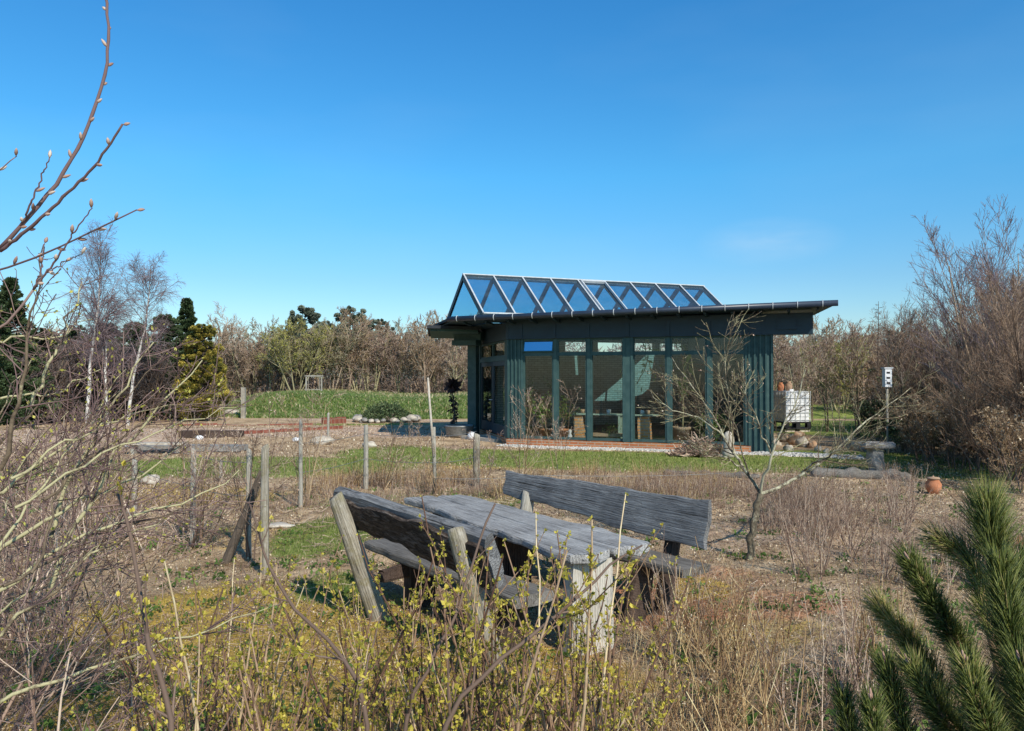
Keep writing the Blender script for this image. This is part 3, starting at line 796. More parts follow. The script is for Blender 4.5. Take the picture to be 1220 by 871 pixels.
# ---- flat roof
PATCH_HOLE = [wall_to_sun_mask(*p, 3.58) for p in ((707, 478), (735, 455), (790, 404), (848, 404), (792, 447), (765, 470), (735, 478))]
STREAK_HOLE = [wall_to_sun_mask(*p, 3.58) for p in ((683, 403), (686.5, 403), (689, 447), (686, 447))]
def line_pt(s, o):  # along facade, outwards
    return (FA.x + FDIR.x * s + FN.x * o, FA.y + FDIR.y * s + FN.y * o)
R1 = line_pt(8.72, 0.8); R2 = line_pt(-1.49, 0.8)
slope = lambda x, y: ((x - R2[0]) * FDIR.x + (y - R2[1]) * FDIR.y) * 0.0115
hw = 1.93
def rp(s, o): return (G0.x + RDIR.x * s + RN.x * o, G0.y + RDIR.y * s + RN.y * o)
outer = [R1, (9.6, 26.5), (9.1, 31.5), (7.4, 31.9), (-2.9, 28.3), (-2.6, 25.0), R2]
hole = [rp(0.25, -hw + .25), rp(8.7, -hw + .25), rp(8.7, hw - .25), rp(0.25, hw - .25)]
ZR = 3.72
rf = polyslab('flat_roof', outer, hole, ZR, ZR - 0.07, W['roof_felt'], zf=slope)
outer2 = [line_pt(8.6, 0.72), (9.45, 26.5), (9.0, 31.3), (7.4, 31.7), (-2.8, 28.2), (-2.5, 25.0), line_pt(-1.4, .72)]
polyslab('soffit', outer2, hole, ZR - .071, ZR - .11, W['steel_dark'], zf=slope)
def clip_rect(poly, a0, a1, b0, b1):
    P = [((Vector(q) - G0).dot(RDIR), (Vector(q) - G0).dot(RN)) for q in poly]
    for ax, lim, sg in ((0, a0, 1), (0, a1, -1), (1, b0, 1), (1, b1, -1)):
        out = []
        for i in range(len(P)):
            p, q = P[i - 1], P[i]; ip = (p[ax] - lim) * sg >= 0; iq = (q[ax] - lim) * sg >= 0
            if ip != iq:
                t = (lim - p[ax]) / (q[ax] - p[ax]); out.append((p[0] + (q[0] - p[0]) * t, p[1] + (q[1] - p[1]) * t))
            if iq: out.append(q)
        P = out
    return [rp(*p) for p in P]
PATCH_HOLE = clip_rect(PATCH_HOLE, .4, 8.55, -1.6, 1.65); STREAK_HOLE = clip_rect(STREAK_HOLE, .4, 8.55, -1.6, 1.65)
polyslab('sun_mask', [rp(0.15, -hw + .12), rp(8.8, -hw + .12), rp(8.8, hw - .12), rp(0.15, hw - .12)], [h_ for h_ in (PATCH_HOLE, STREAK_HOLE) if len(h_) > 2], 3.59, 3.565, W['steel_dark'])  # added to block the sun outside the two shaped holes
# lower canopy over the doors
polyslab('door_canopy', [(-2.52, 22.75), (-0.95, 23.55), (-1.0, 28.0), (-3.0, 27.6)], None, 3.56, 3.47, W['roof_felt'])
polyslab('door_canopy', [(-2.45, 22.9), (-1.05, 23.65), (-1.1, 27.9), (-2.9, 27.5)], None, 3.468, 3.40, W['steel_green'])
# rafters under the eave
for s in np.linspace(-1.1, 8.3, 15):
    rt = MB()
    a = line_pt(s, .66); b_ = line_pt(s, .11)
    z = ZR - .16 + slope(*a)
    rt.bar((a[0] - PO.x, a[1] - PO.y, z - PO.z + .015), (b_[0] - PO.x, b_[1] - PO.y, z - .03 - PO.z), .06, .06)
    rt.build('eave_rafter', W['steel_dark'], pav, smooth=False)
# gutter with silver brackets
gp = [line_pt(s, .87) for s in (-1.5, 3.5, 8.74)]
gu = MB(); gu.tube([(p[0] - PO.x, p[1] - PO.y, ZR - .05 + slope(*p) - PO.z) for p in gp], .075, 10)
go = gu.build('gutter', W['gutter'], pav)
for s in np.linspace(-1.2, 8.4, 18):
    p = line_pt(s, .87); z = ZR - .05 + slope(*p)
    k = MB(); pts = [(FN.x * .082 * math.cos(t), FN.y * .082 * math.cos(t), .082 * math.sin(t)) for t in np.linspace(-1.6, 1.9, 8)]
    k.tube(pts, .011, 5); k.build('bracket', W['silver'], go, (p[0] - PO.x, p[1] - PO.y, z - PO.z))
# ---- glass ridge roof
ZB0 = 3.86; ZRG = EYE + 3.17; LR = 8.88; NB = 9
g_loc = (G0.x - PO.x, G0.y - PO.y, -PO.z); g_rot = (0, 0, math.atan2(RDIR.y, RDIR.x))
fr = MB()
for o in (-hw, hw): fr.box(-.04, LR + .04, o - .05, o + .05, ZB0 - .13, ZB0)
fr.box(-.05, .05, -hw, hw, ZB0 - .131, ZB0 - .02); fr.box(LR - .05, LR + .05, -hw, hw, ZB0 - .131, ZB0 - .02)
fr.bar((0, 0, ZRG - .06), (LR, 0, ZRG - .06), .10, .14)
gro = fr.build('glass_roof', W['steel_dark'], pav, g_loc, g_rot, False)
rc = MB(); rc.bar((-.03, 0, ZRG + .028), (LR + .03, 0, ZRG + .028), .10, .03); rc.build('ridge_cap', W['silver'], gro, smooth=False)
sl = Vector((0, hw, ZB0 - ZRG)).normalized()
for sgn in (-1, 1):
    nrm = Vector((0, sgn * (ZRG - ZB0), hw)).normalized()
    for i in range(NB + 1):
        x = LR * i / NB
        a = Vector((x, 0, ZRG)); b_ = Vector((x, sgn * hw, ZB0))
        k = MB(); off = nrm * -.07
        k.bar(a + off, b_ + off, .07, .13, up=nrm); k.build('rafter', W['steel_dark'], gro, smooth=False)
        k = MB(); off = nrm * .025
        k.bar(a + off, b_ + off, .045, .03, up=nrm); k.build('glazing_bar', W['silver'], gro, smooth=False)
    k = MB(); o0 = Vector((0, sgn * (hw + .02), ZB0 + .02)); k.bar(o0, o0 + Vector((LR, 0, 0)), .045, .04); k.build('eave_bar', W['silver'], gro, smooth=False)
    for i in range(NB):
        x0 = LR * i / NB + .036; x1 = LR * (i + 1) / NB - .036
        a = Vector((0, sgn * .05, ZRG - .05)); b_ = Vector((0, sgn * (hw - .0), ZB0 + .01))
        v = []
        for off in (0, .012):
            for xx, pp in ((x0, a), (x1, a), (x1, b_), (x0, b_)): v.append((xx, pp.y + nrm.y * off, pp.z + nrm.z * off))
        k = MB(); k.add(v, [(0,1,2,3),(7,6,5,4),(0,4,5,1),(1,5,6,2),(2,6,7,3),(3,7,4,0)]); k.build('pane', W['glass_roof'], gro, smooth=False)
    if sgn == -1:
        # roof window standing slightly proud in the fifth bay
        k = MB(); x0 = LR * 4 / NB + .06; x1 = LR * 5 / NB - .06
        P = lambda t, o: Vector((0, 0, ZRG)) + (Vector((0, -hw, ZB0 - ZRG)) * t) + nrm * o
        for t0_, t1_ in ((.06, .96),):
            for xx in (x0, x1):
                a = P(t0_, .07); b_ = P(t1_, .07); k.bar((xx, a.y, a.z), (xx, b_.y, b_.z), .04, .07, up=nrm)
            for t_ in (.08, .95):
                a = P(t_, .07); k.bar((x0, a.y, a.z), (x1, a.y, a.z), .05, .08, up=nrm)
        k.build('roof_window_frame', W['silver'], gro, smooth=False)
for x in (0.0, LR):
    v = [(x, -hw + .1, ZB0), (x, hw - .1, ZB0), (x, 0, ZRG - .12)]
    k = MB(); k.add(v, None, [(0, 1, 2)]); k.build('gable_pane', W['glass_roof'], gro, smooth=False)

# ------------------------------------------------------------------ things in the pavilion
def inside(px, py0, back):
    """point on the floor: pixel column, metres behind the facade"""
    k = (px - 610) / F
    # facade line shifted inwards
    ax, ay = FA.x - FN.x * back, FA.y - FN.y * back
    s = (k * ay - ax) / (FDIR.x - k * FDIR.y)
    return Vector((ax + FDIR.x * s, ay + FDIR.y * s, PZ - .03))
rs = np.random.default_rng(21)
def pot(name, label, loc, r, h, mat, cat='flower pot', group=None):
    t = MB(); t.lathe([(0, 0), (r * .72, 0), (r * .95, h * .82), (r * 1.04, h * .83), (r * 1.06, h), (r * .93, h), (r * .9, h * .88), (0, h * .88)], k=24)
    o = t.build(name, mat, None, tuple(loc)); props(o, label, cat, group); return o
def bushy(name, label, cat, loc, h, r, n, size, mat, stem_mat, rs, up=0.3, asp=0.5):
    e = thing(name, label, cat, tuple(loc))
    P, Rr = stems(rs, 6, r * .25, h, 0.5, 6, .08, .02, .012)
    P2, R2_ = grow(rs, P, Rr, 6, .3, 1, (30, 60), (.3, .5), 4)
    m = MB(); m.tubes(P, Rr, 5, rs=rs); m.tubes(P2, R2_, 4, rs=rs); m.build('stems', stem_mat, e)
    L = MB(); c, t = sample(rs, np.concatenate([P2]), n, .2, 1); L.leaves(c + rs.normal(size=c.shape) * r * .12, size, rs, asp, up); L.build('leaves', mat, e)
    return e
pot('terracotta_pot', 'round terracotta pot behind the first full window bay', inside(650, 0, .45), .2, .3, W['terracotta'])
bushy('potted_shrub', 'bushy green shrub growing from a terracotta pot in the left window bay', 'potted plant', inside(647, 0, .45) + Vector((0, 0, .25)), .95, .3, 900, .09, W['leaf_green'], W['tw_brown'], rs)
pot('terracotta_pot', 'terracotta pot beside the white figurine in the second window bay', inside(669, 0, .45), .2, .3, W['terracotta'])
bushy('potted_shrub', 'loose green shrub growing from a terracotta pot in the second window bay', 'potted plant', inside(668, 0, .45) + Vector((0, 0, .25)), .95, .25, 600, .08, W['leaf_green'], W['tw_brown'], rs)
k = MB(); k.lathe([(0, 0), (.06, 0), (.075, .06), (.05, .14), (.035, .18), (.055, .22), (.05, .27), (0, .3)], k=14)
props(k.build('figurine', W['white'], None, tuple(inside(679, 0, .35))), 'small white figurine on the pavilion floor beside a terracotta pot', 'figurine')
for px, lab in ((690, 'narrower brick pier under the left end of the green shelf'), (768, 'brick pier standing alone under the right shelf')):
    p = inside(px, 0, .8); k = MB()
    wd_ = .27 if px == 690 else .34
    for i in range(8):
        o = rs.uniform(-.012, .012); k.box(-wd_/2 + o, wd_/2 + o, -.14, .14, i * .085 + .002, i * .085 + .08)
    k.box(-wd_/2 + .02, wd_/2 - .02, -.12, .12, 0, .68)
    props(k.build('brick_pier', W['brick_ped'], None, tuple(p), (0, 0, f_rot[2]), False), lab, 'brick pier')
# shelf table on the piers
for (pa, pb, lab) in ((682, 742, 'pale green potting shelf on the narrower brick pier'), (757, 784, 'short pale green shelf on the right brick pier')):
    a = inside(pa, 0, .8); b_ = inside(pb, 0, .8); Ln = (b_ - a).length
    k = MB(); k.box(0, Ln, -.2, .2, .70, .735)
    if Ln > 1:
        k.box(Ln - .1, Ln - .04, -.18, -.12, 0, .7); k.box(Ln - .1, Ln - .04, .12, .18, 0, .7)
    props(k.build('shelf', M_noise('pale_green_paint', [(0.3, (.25, .36, .3)), (.7, (.4, .5, .42))], 5), None, tuple(a), (0, 0, f_rot[2]), False), lab, 'shelf')
for i, px in enumerate((694, 712, 725, 765, 772)):
    p = inside(px, 0, .8); p.z += .74
    k = MB(); k.lathe([(0, 0), (.05, 0), (.065, .11), (.058, .11), (.05, .08), (0, .08)], k=12)
    props(k.build('small_pot', [W['clay_pale'], W['terracotta'], W['white'], W['white'], W['clay_pale']][i], None, tuple(p)), 'small plant pot on the %s shelf' % ('pale green potting' if i < 3 else 'short right'), 'flower pot', 'small pots on the pavilion shelves')
k = MB(); p = inside(705, 0, .5); k.box(0, 1.1, -.15, .15, .12, .2); k.box(.02, .06, -.1, .1, 0, .12); k.box(1.04, 1.08, -.1, .1, 0, .12)
props(k.build('plant_tray', W['clay_pale'], None, tuple(p), (0, 0, f_rot[2]), False), 'low tray of seedlings on the floor under the green shelf', 'tray')
bushy('seedlings', 'green seedlings growing in the low floor tray', 'seedlings', p + Vector((.5, -.1, .2)), .2, .8, 300, .05, W['leaf_green'], W['tw_brown'], rs)
pot('large_clay_pot', 'large pale clay pot beside the tall rubber plant', inside(812, 0, .45), .27, .44, W['clay_pale'])
# big leaved plant
e = thing('rubber_plant', 'tall slim indoor plant with big glossy leaves in the large pale pot', 'potted plant', tuple(inside(813, 0, .45) + Vector((0, 0, .35))))
st = path([(0, 0, 0), (.03, 0, .7), (.0, .05, 1.4), (.1, 0, 1.75)], 10)
m = MB(); m.tube(st, np.linspace(.025, .012, 10), 6); m.tube(path([(0, 0, .9), (.2, 0, 1.2), (.3, 0, 1.35)], 6), .01, 5); m.build('stem', W['tw_olive'], e)
L = MB()
for k_ in range(26):
    i = rs.integers(5, 10); L.leaves([st[i] + rs.normal(size=3) * .04], .36, rs, .32, -.1)
L.build('leaves', W['leaf_green'], e)
# climbing vine hanging from the roof inside
e = thing('hanging_vine', 'thin climbing vine hanging from the roof in front of the sunlit inner wall', 'climbing plant', tuple(inside(786, 0, .6) + Vector((0, 0, 0))))
m = MB(); L = MB()
for k_ in range(7):
    x = rs.uniform(-.9, 1.3); p = path([(x, rs.uniform(0, .5), 3.2), (x + rs.uniform(-.3, .3), .2, 2.5), (x + rs.uniform(-.5, .5), .2, 1.9 - rs.random() * .5)], 9, .03, rs)
    m.tube(p, .012, 4); L.leaves(p[rs.integers(0, 9, 22)] + rs.normal(size=(22, 3)) * .05, .16, rs, .3, -.6)
m.build('stems', W['tw_olive'], e); L.build('leaves', W['leaf_green'], e)
bushy('potted_shrub', 'low bright green shrub behind the last window bays', 'potted plant', inside(850, 0, .7), .85, .6, 1500, .09, W['leaf_green'], W['tw_brown'], rs)
bushy('potted_shrub', 'dark green shrub against the boarded corner inside the first window', 'potted plant', inside(632, 0, 1.2), 1.7, .4, 900, .10, W['leaf_dark'], W['tw_brown'], rs)

# ------------------------------------------------------------------ around the pavilion
def put(px, py): return ongr(px, py)
# stone slab step before the doors
p = put(588, 528); k = MB(); k.box(-.9, .8, -.3, 1.6, 0.0, .10)
props(k.build('stone_step', W['stone_pale'], None, (p.x - .25, p.y + 1.0, p.z), (0, 0, -.9), False), 'pale stone doorstep slab at the pavilion doors', 'doorstep')
# metal tub
p = put(547, 521); e = thing('metal_tub', 'round grey metal tub with handle on the ground left of the pavilion doors', 'tub', tuple(p))
k = MB(); k.lathe([(0, .02), (.36, .02), (.42, .12), (.46, .34), (.485, .36), (.47, .39), (.44, .36), (.40, .14), (0, .08)], k=28); k.build('basin', W['zinc'], e)
k = MB()
for s in (-1, 1): k.tube([(s * .46, -.09, .3), (s * .55, -.07, .32), (s * .55, .07, .32), (s * .46, .09, .3)], .012, 6)
k.build('handle', W['zinc'], e)
# dead kale-like stalk with dark rosette
p = put(540, 512); e = thing('rosette_plant', 'tall dead stalk with dark shaggy rosette on top beside the metal tub', 'plant', tuple(p))
st = path([(0, 0, 0), (.05, 0, .6), (-.02, 0, 1.15), (0, 0, 1.6)], 12, .01, rs)
m = MB(); m.tube(st, np.linspace(.045, .02, 12), 7); m.build('stalk', W['tw_dark'], e)
L = MB(); cc = np.repeat(st[-1:], 90, 0) + rs.normal(size=(90, 3)) * .04; L.leaves(cc, .3, rs, .42, .1, tint=rs.random(90) * .3)
cc = st[rs.integers(1, 9, 150)] + rs.normal(size=(150, 3)) * .05; L.leaves(cc, .16, rs, .5, -.3, tint=rs.random(150) * .35); L.build('leaves', M_leaf('blackened_leaves', [(0, (.03, .018, .024)), (1, (.16, .11, .10))], .1), e)
p = put(562, 524); k = MB(); k.blob((0, 0, .12), .13, rs, nu=18, nv=12, amp=.02)
props(k.build('garden_ball', W['white'], None, tuple(p)), 'white ball ornament on the ground beside the metal tub', 'ornament')
# brush heap against the plinth
p = put(832, 543); e = thing('brushwood_heap', 'heap of dry grey brushwood lying against the pavilion plinth', 'brushwood', tuple(p))
N = 380; P = np.empty((N, 5, 3)); a = rs.uniform(0, 6.28, N); q = rs.random(N) ** .5
c0 = np.stack([np.cos(a) * q * .62, np.sin(a) * q * .4, rs.random(N) * .48 * (1 - q)], 1); dd = rs.normal(size=(N, 3)) * [1, .7, .35]; dd /= np.linalg.norm(dd, axis=1, keepdims=True)
for i in range(5): P[:, i] = c0 + dd * (i - 2) * .12 + rs.normal(size=(N, 3)) * .02
P[:, :, 2] = np.abs(P[:, :, 2]) + .02
m = MB(); m.tubes(P, np.full((N, 5), .011), 4, rs=rs); m.build('sticks', W['tw_pink'], e)
# pale stone figure on the plinth edge
p = put(868, 545); k = MB(); k.lathe([(0, 0), (.15, 0), (.17, .12), (.12, .3), (.14, .38), (.13, .5), (.08, .6), (0, .64)], k=14)
props(k.build('stone_figure', W['stone_pale'], None, tuple(p)), 'small pale stone figure standing beside the brushwood heap', 'statue')
# IBC water tank
tk = put(942, 514); e = thing('water_tank', 'white caged cube water tank standing behind the pavilion corner', 'water tank', (tk.x, tk.y, tk.z), .25)
k = MB(); k.box(-.46, .46, -.42, .42, .36, 1.40, .5); k.box(-.44, .44, -.4, .4, 1.401, 1.43); 
for z in (.55, .8, 1.05, 1.28): k.box(-.472, .472, -.432, .432, z - .02, z + .02)
k.lathe([(.12, 1.43), (.12, 1.49), (0, 1.5)], k=14); k.build('tank_body', W['white'], e, smooth=False)
k = MB()
for z in (.42, .68, .95, 1.2, 1.42):
    for s in (-1, 1):
        k.bar((-.49, s * .45, z), (.49, s * .45, z), .014, .014); k.bar((s * .49, -.45, z), (s * .49, .45, z), .014, .014)
for x in np.linspace(-.49, .49, 6):
    for s in (-1, 1): k.bar((x, s * .452, .36), (x, s * .452, 1.43), .014, .014, up=(1, 0, 0))
for y in np.linspace(-.45, .45, 6):
    for s in (-1, 1): k.bar((s * .492, y, .36), (s * .492, y, 1.43), .014, .014, up=(1, 0, 0))
k.build('cage', W['silver'], e, smooth=False)
k = MB(); k.box(-.5, .5, -.46, .46, .31, .355)
for x in (-.44, 0, .44):
    for y in (-.38, .38): k.box(x - .08, x + .08, y - .07, y + .07, .151, .31)
k.box(-.5, .5, -.46, .46, .10, .15); k.build('pallet', W['blackish'], e, smooth=False)
k = MB()
for x in (-.3, .3): k.box(x - .2, x + .2, -.4, .4, -.05, .099)
k.build('block', W['stone_pale'], e, smooth=False)
for dx, h in ((-.35, .3), (-.05, .34)):
    k = MB()
    k.lathe([(0, 0), (.09, 0), (.12, h * .5), (.10, h * .75), (.06, h * .85), (.08, h), (0, h)], k=14)
    k_o = k.build('clay_jar', W['terracotta'] if dx < -.2 else W['clay_pale'], None, (tk.x + dx, tk.y, tk.z + 1.5 + (0.0 if dx < -.2 else -.0)))
    k_o.location.z = tk.z + 1.432
    props(k_o, 'orange clay jar on top of the white water tank' if dx < -.2 else 'pale pink clay jar on top of the white water tank', 'jar')
# stones by the gravel
stn = [(935, 527, .22, 'stone_warm'), (948, 530, .26, 'stone_warm'), (958, 533, .24, 'stone_pale'), (925, 531, .16, 'stone_pale'), (968, 534, .16, 'stone_warm'), (930, 521, .14, 'stone_pale'), (944, 525, .17, 'stone_pale'), (961, 526, .13, 'stone_warm'), (920, 526, .11, 'stone_pale'), (940, 537, .14, 'stone_pale'), (952, 522, .2, 'stone_warm'), (975, 538, .13, 'stone_pale'), (984, 540, .10, 'stone_pale')]
for px, py, r_, mt in stn:
    p = put(px, py); k = MB(); k.blob((0, 0, r_ * .45), r_ * .8, rs, 1.15, .9, .85, 9, 6, .24)
    props(k.build('garden_stone', W[mt], None, tuple(p), (0, 0, rs.uniform(0, 6))), '%s stone in the loose pile right of the pavilion corner' % ('rusty orange' if mt == 'stone_warm' else 'pale'), 'stone', ('orange' if mt == 'stone_warm' else 'pale') + ' stones piled right of the pavilion')
# gravel pebbles
gv = MB(); n = 2600; s_ = rs.uniform(-.1, 9.3, n); o_ = rs.uniform(-.05, .62, n)
for i in range(n):
    x, y = line_pt(s_[i], o_[i]); r_ = rs.uniform(.018, .04)
    if s_[i] > 6.9: r_ *= 1.3
    gv.blob((x, y, gzf(x, y) + r_ * .3), r_, rs, 1.2, 1, .7, 5, 3, .1, rs.random())
props(gv.build('gravel', W['gravel_w'], smooth=True), 'white gravel strip along the pavilion plinth', 'gravel', kind='stuff')
# rough log edging lines
def log(px0, py0, px1, py1, r_, lab, mat='stone'):
    a = put(px0, py0); b_ = put(px1, py1); d = b_ - a; n_ = 26; k = MB(); P = []
    for i in range(n_):
        t = i / (n_ - 1); x = a.x + d.x * t; y = a.y + d.y * t; P.append((x - a.x, y - a.y, gzf(x, y) - a.z + r_ * .5 + .015 * math.sin(i * 1.3)))
    k.tube(P, [r_ * (1 + .15 * math.sin(i * .7) + .08 * math.sin(i * 1.9)) * (.5 if i in (0, n_ - 1) else 1) for i in range(n_)], 9)
    props(k.build('log', W[mat], None, tuple(a)), lab, 'log')
log(790, 567, 905, 571, .07, 'long weathered grey log lying before the lawn under the apple tree', 'seat_wood')
log(965, 568, 1085, 573, .12, 'thick weathered log edging the bed before the stone table', 'seat_wood')
p = put(1112, 588); e = thing('terracotta_jar', 'lidded terracotta jar standing on the ground behind the pine', 'jar', tuple(p))
k = MB(); k.lathe([(0, 0), (.075, 0), (.125, .09), (.13, .16), (.09, .23), (.095, .25), (0, .25)], k=20); k.build('body', W['terracotta'], e)
k = MB(); k.lathe([(0, .251), (.11, .252), (.095, .275), (.02, .285), (0, .31)], k=20); k.build('lid', W['clay_pale'], e)
p = put(1218, 668); k = MB(); k.blob((0, 0, .12), .16, rs, 1, 1, .9, 16, 10, .05)
props(k.build('clay_ball', W['terracotta'], None, tuple(p)), 'orange clay ball at the far right edge behind the pine', 'ornament')
# white bird box on a thin post among right hedge
p = at(1057, 470, 19.5); e = thing('bird_box', 'white narrow bird box with dark slots on a post in the right hedge', 'bird box', (p.x, p.y, gzf(p.x, p.y)))
zc = EYE - .35
k = MB(); k.box(-.085, .085, -.08, .08, zc, zc + .46); k.bar((-.11, 0, zc + .48), (.11, 0, zc + .48), .2, .03); k.build('body', W['white'], e, smooth=False)
for z in (.08, .21, .34):
    k = MB(); k.box(-.05, .035, -.088, -.081, zc + z, zc + z + .045); k.build('slot', W['blackish'], e, smooth=False)
k = MB(); k.tube([(0, 0, -.1), (0, 0, zc)], .03, 8); k.build('post', W['stake_wood'], e)

# ------------------------------------------------------------------ left beds: brick edging, boards, stones
def strip(name, px0, py0, px1, py1, w, h, mat, lab, cat, gap=.01, seg=.24, jit=.01):
    a = put(px0, py0); b_ = put(px1, py1); d = (b_ - a); L_ = d.length; d.z = 0; d.normalize(); ang = math.atan2(d.y, d.x); k = MB()
    n_ = max(1, int(L_ / seg))
    for i in range(n_):
        x0 = i * seg + gap / 2; x1 = (i + 1) * seg - gap / 2
        zx = gzf(a.x + d.x * x0, a.y + d.y * x0) - a.z; oy = rs.normal() * jit
        k.box(x0, x1, -w/2 + oy, w/2 + oy, zx - .05, zx + h + rs.normal() * jit)
    return props(k.build(name, mat, None, tuple(a), (0, 0, ang), False), lab, cat)
strip('brick_edging', 268, 519, 410, 511, .12, .10, W['brick_red'], 'red brick edging along the nearer side of the bare bed', 'edging')
strip('brick_edging', 384, 506, 414, 504, .14, .26, W['brick_red'], 'short raised run of red brick edging at the right end of the bed', 'edging')
strip('brick_edging', 210, 508, 380, 506.5, .12, .08, W['brick_red'], 'red brick edging along the far side of the bare bed', 'edging')
# dark brick block wall piece
p = put(252, 521); k = MB(); k.box(-.95, .95, -.15, .15, 0, .2); props(k.build('sleeper', W['dark_leg'], None, tuple(p), (0, 0, .02), False), 'dark timber sleeper on the bare bed', 'sleeper')
# board bench
p = put(186, 541); e = thing('plank_bench', 'low white board bench on stub legs beside the left bed', 'bench', tuple(p), .03)
k = MB(); k.box(-.75, .72, -.16, .16, .24, .29); k.build('board', W['stone_pale'], e, smooth=False)
for s in (-1, 1):
    k = MB(); k.box(s * .55 - .05, s * .55 + .05, -.1, .1, -.02, .239); k.build('leg', W['stake_wood'], e, smooth=False)
p = put(232, 538); k = MB(); k.box(-1.5, 1.3, -.3, .3, .03, .16); k.box(-1.45, 1.25, -.25, .25, -.03, .029); props(k.build('stone_slab', W['stone'], None, tuple(p), (0, 0, -.05), False), 'long flat grey slab edging the left lawn', 'slab')
for px, py, lab in ((238, 524, 'white stone lying on the dark timber sleeper bed'), (353, 526, 'small white stone near the middle fence post'), (150, 533, 'white stone left of the board bench')):
    p = put(px, py); k = MB(); k.blob((0, 0, .05), .085, rs, 1.4, .9, .8, 14, 9, .14); props(k.build('white_stone', W['white'], None, tuple(p)), lab, 'stone')
for px, py, r_, lab in ((276, 495, .22, 'round pale boulder beneath the golden cypress'), (384, 530, .2, 'pale boulder on the bed beside the wire posts'), (440, 533, .12, 'small sandy stone right of the pale boulder'), (180, 577, .12, 'pale stone on the near end of the left lawn'), (330, 628, .14, 'flat stepping stone in the moss beside the near bench')):
    p = put(px, py); k = MB(); k.blob((0, 0, r_ * (.1 if px == 330 else .5)), r_, rs, 1.6, 1.1, .25 if px == 330 else .8, 16, 9, .14); props(k.build('boulder', W['stone_pale'], None, tuple(p)), lab, 'stone')
# stones ring with prostrate juniper
ctr = at(461, 496, 33.0); cz = gzf(ctr.x, ctr.y)
for i in range(34):
    a = 6.283 * i / 34 + rs.normal() * .05; rr_ = rs.uniform(.09, .17) * (1.5 if abs(math.cos(a)) > .8 else .9)
    x = ctr.x + math.cos(a) * 1.25; y = ctr.y + math.sin(a) * .8
    k = MB(); k.blob((0, 0, rr_ * .4), rr_, rs, 1.2, .9, .7, 10, 7, .15)
    props(k.build('ring_stone', W['stone_pale' if i % 2 else 'stone'], None, (x, y, gzf(x, y) + (rs.random() * .12))), ('pale' if i % 2 else 'grey') + ' stone in the ring around the creeping juniper', 'stone', ('pale' if i % 2 else 'grey') + ' stones ringing the creeping juniper')
e = thing('creeping_juniper', 'low dark creeping juniper mounded inside its ring of pale stones', 'shrub', (ctr.x, ctr.y, cz))
L = MB(); n = 5200; a = rs.uniform(0, 6.28, n); q = rs.random(n) ** .5; q2 = q * (1 + .12 * np.sin(a * 5))
c0 = np.stack([np.cos(a) * q2 * 1.1, np.sin(a) * q2 * .75, (.66 * (1 - q ** 3) + .08 * np.sin(a * 3 + q * 6)) * rs.uniform(.5, 1.1, n) + .05], 1)
L.leaves(c0, .11, rs, .35, .4); L.build('foliage', W['leaf_dark'], e)
m = MB(); P, Rr = stems(rs, 12, .2, .8, 1.6, 5, .1, -.05, .02); m.tubes(P, Rr, 5, rs=rs); m.build('stems', W['tw_dark'], e)
# wooden chair-like frame up on the bank, and far post with rails
p = at(374, 466, 42); gp_ = gzf(p.x, p.y); e = thing('wooden_swing_frame', 'small wooden swing frame on the crest of the grassy bank', 'swing', (p.x, p.y, gp_))
k = MB()
for x in (-.42, .42): k.bar((x, 0, 0), (x, 0, .95), .07, .07, up=(1, 0, 0))
k.bar((-.5, 0, .95), (.5, 0, .95), .07, .07); k.build('frame', W['stake_wood'], e, smooth=False)
k = MB(); k.box(-.35, .35, -.12, .12, .18, .23); k.bar((-.3, 0, .2), (-.3, 0, .93), .02, .02, up=(1, 0, 0)); k.bar((.3, 0, .2), (.3, 0, .93), .02, .02, up=(1, 0, 0)); k.build('seat', W['stake_wood'], e, smooth=False)
p = at(290, 482, 36); e = thing('fence_post', 'solitary pale square post with wire left of the grassy bank', 'post', (p.x, p.y, gzf(p.x, p.y)))
k = MB(); k.box(-.09, .09, -.09, .09, -.1, 1.45); k.build('post', W['stake_wood'], e, smooth=False)
k = MB()
for z in (.4, .8, 1.25): k.tube([(0, 0, z), (-.7, .3, z + .02), (-1.5, .6, z)], .012, 4)
k.build('wire', W['stake_wood'], e)
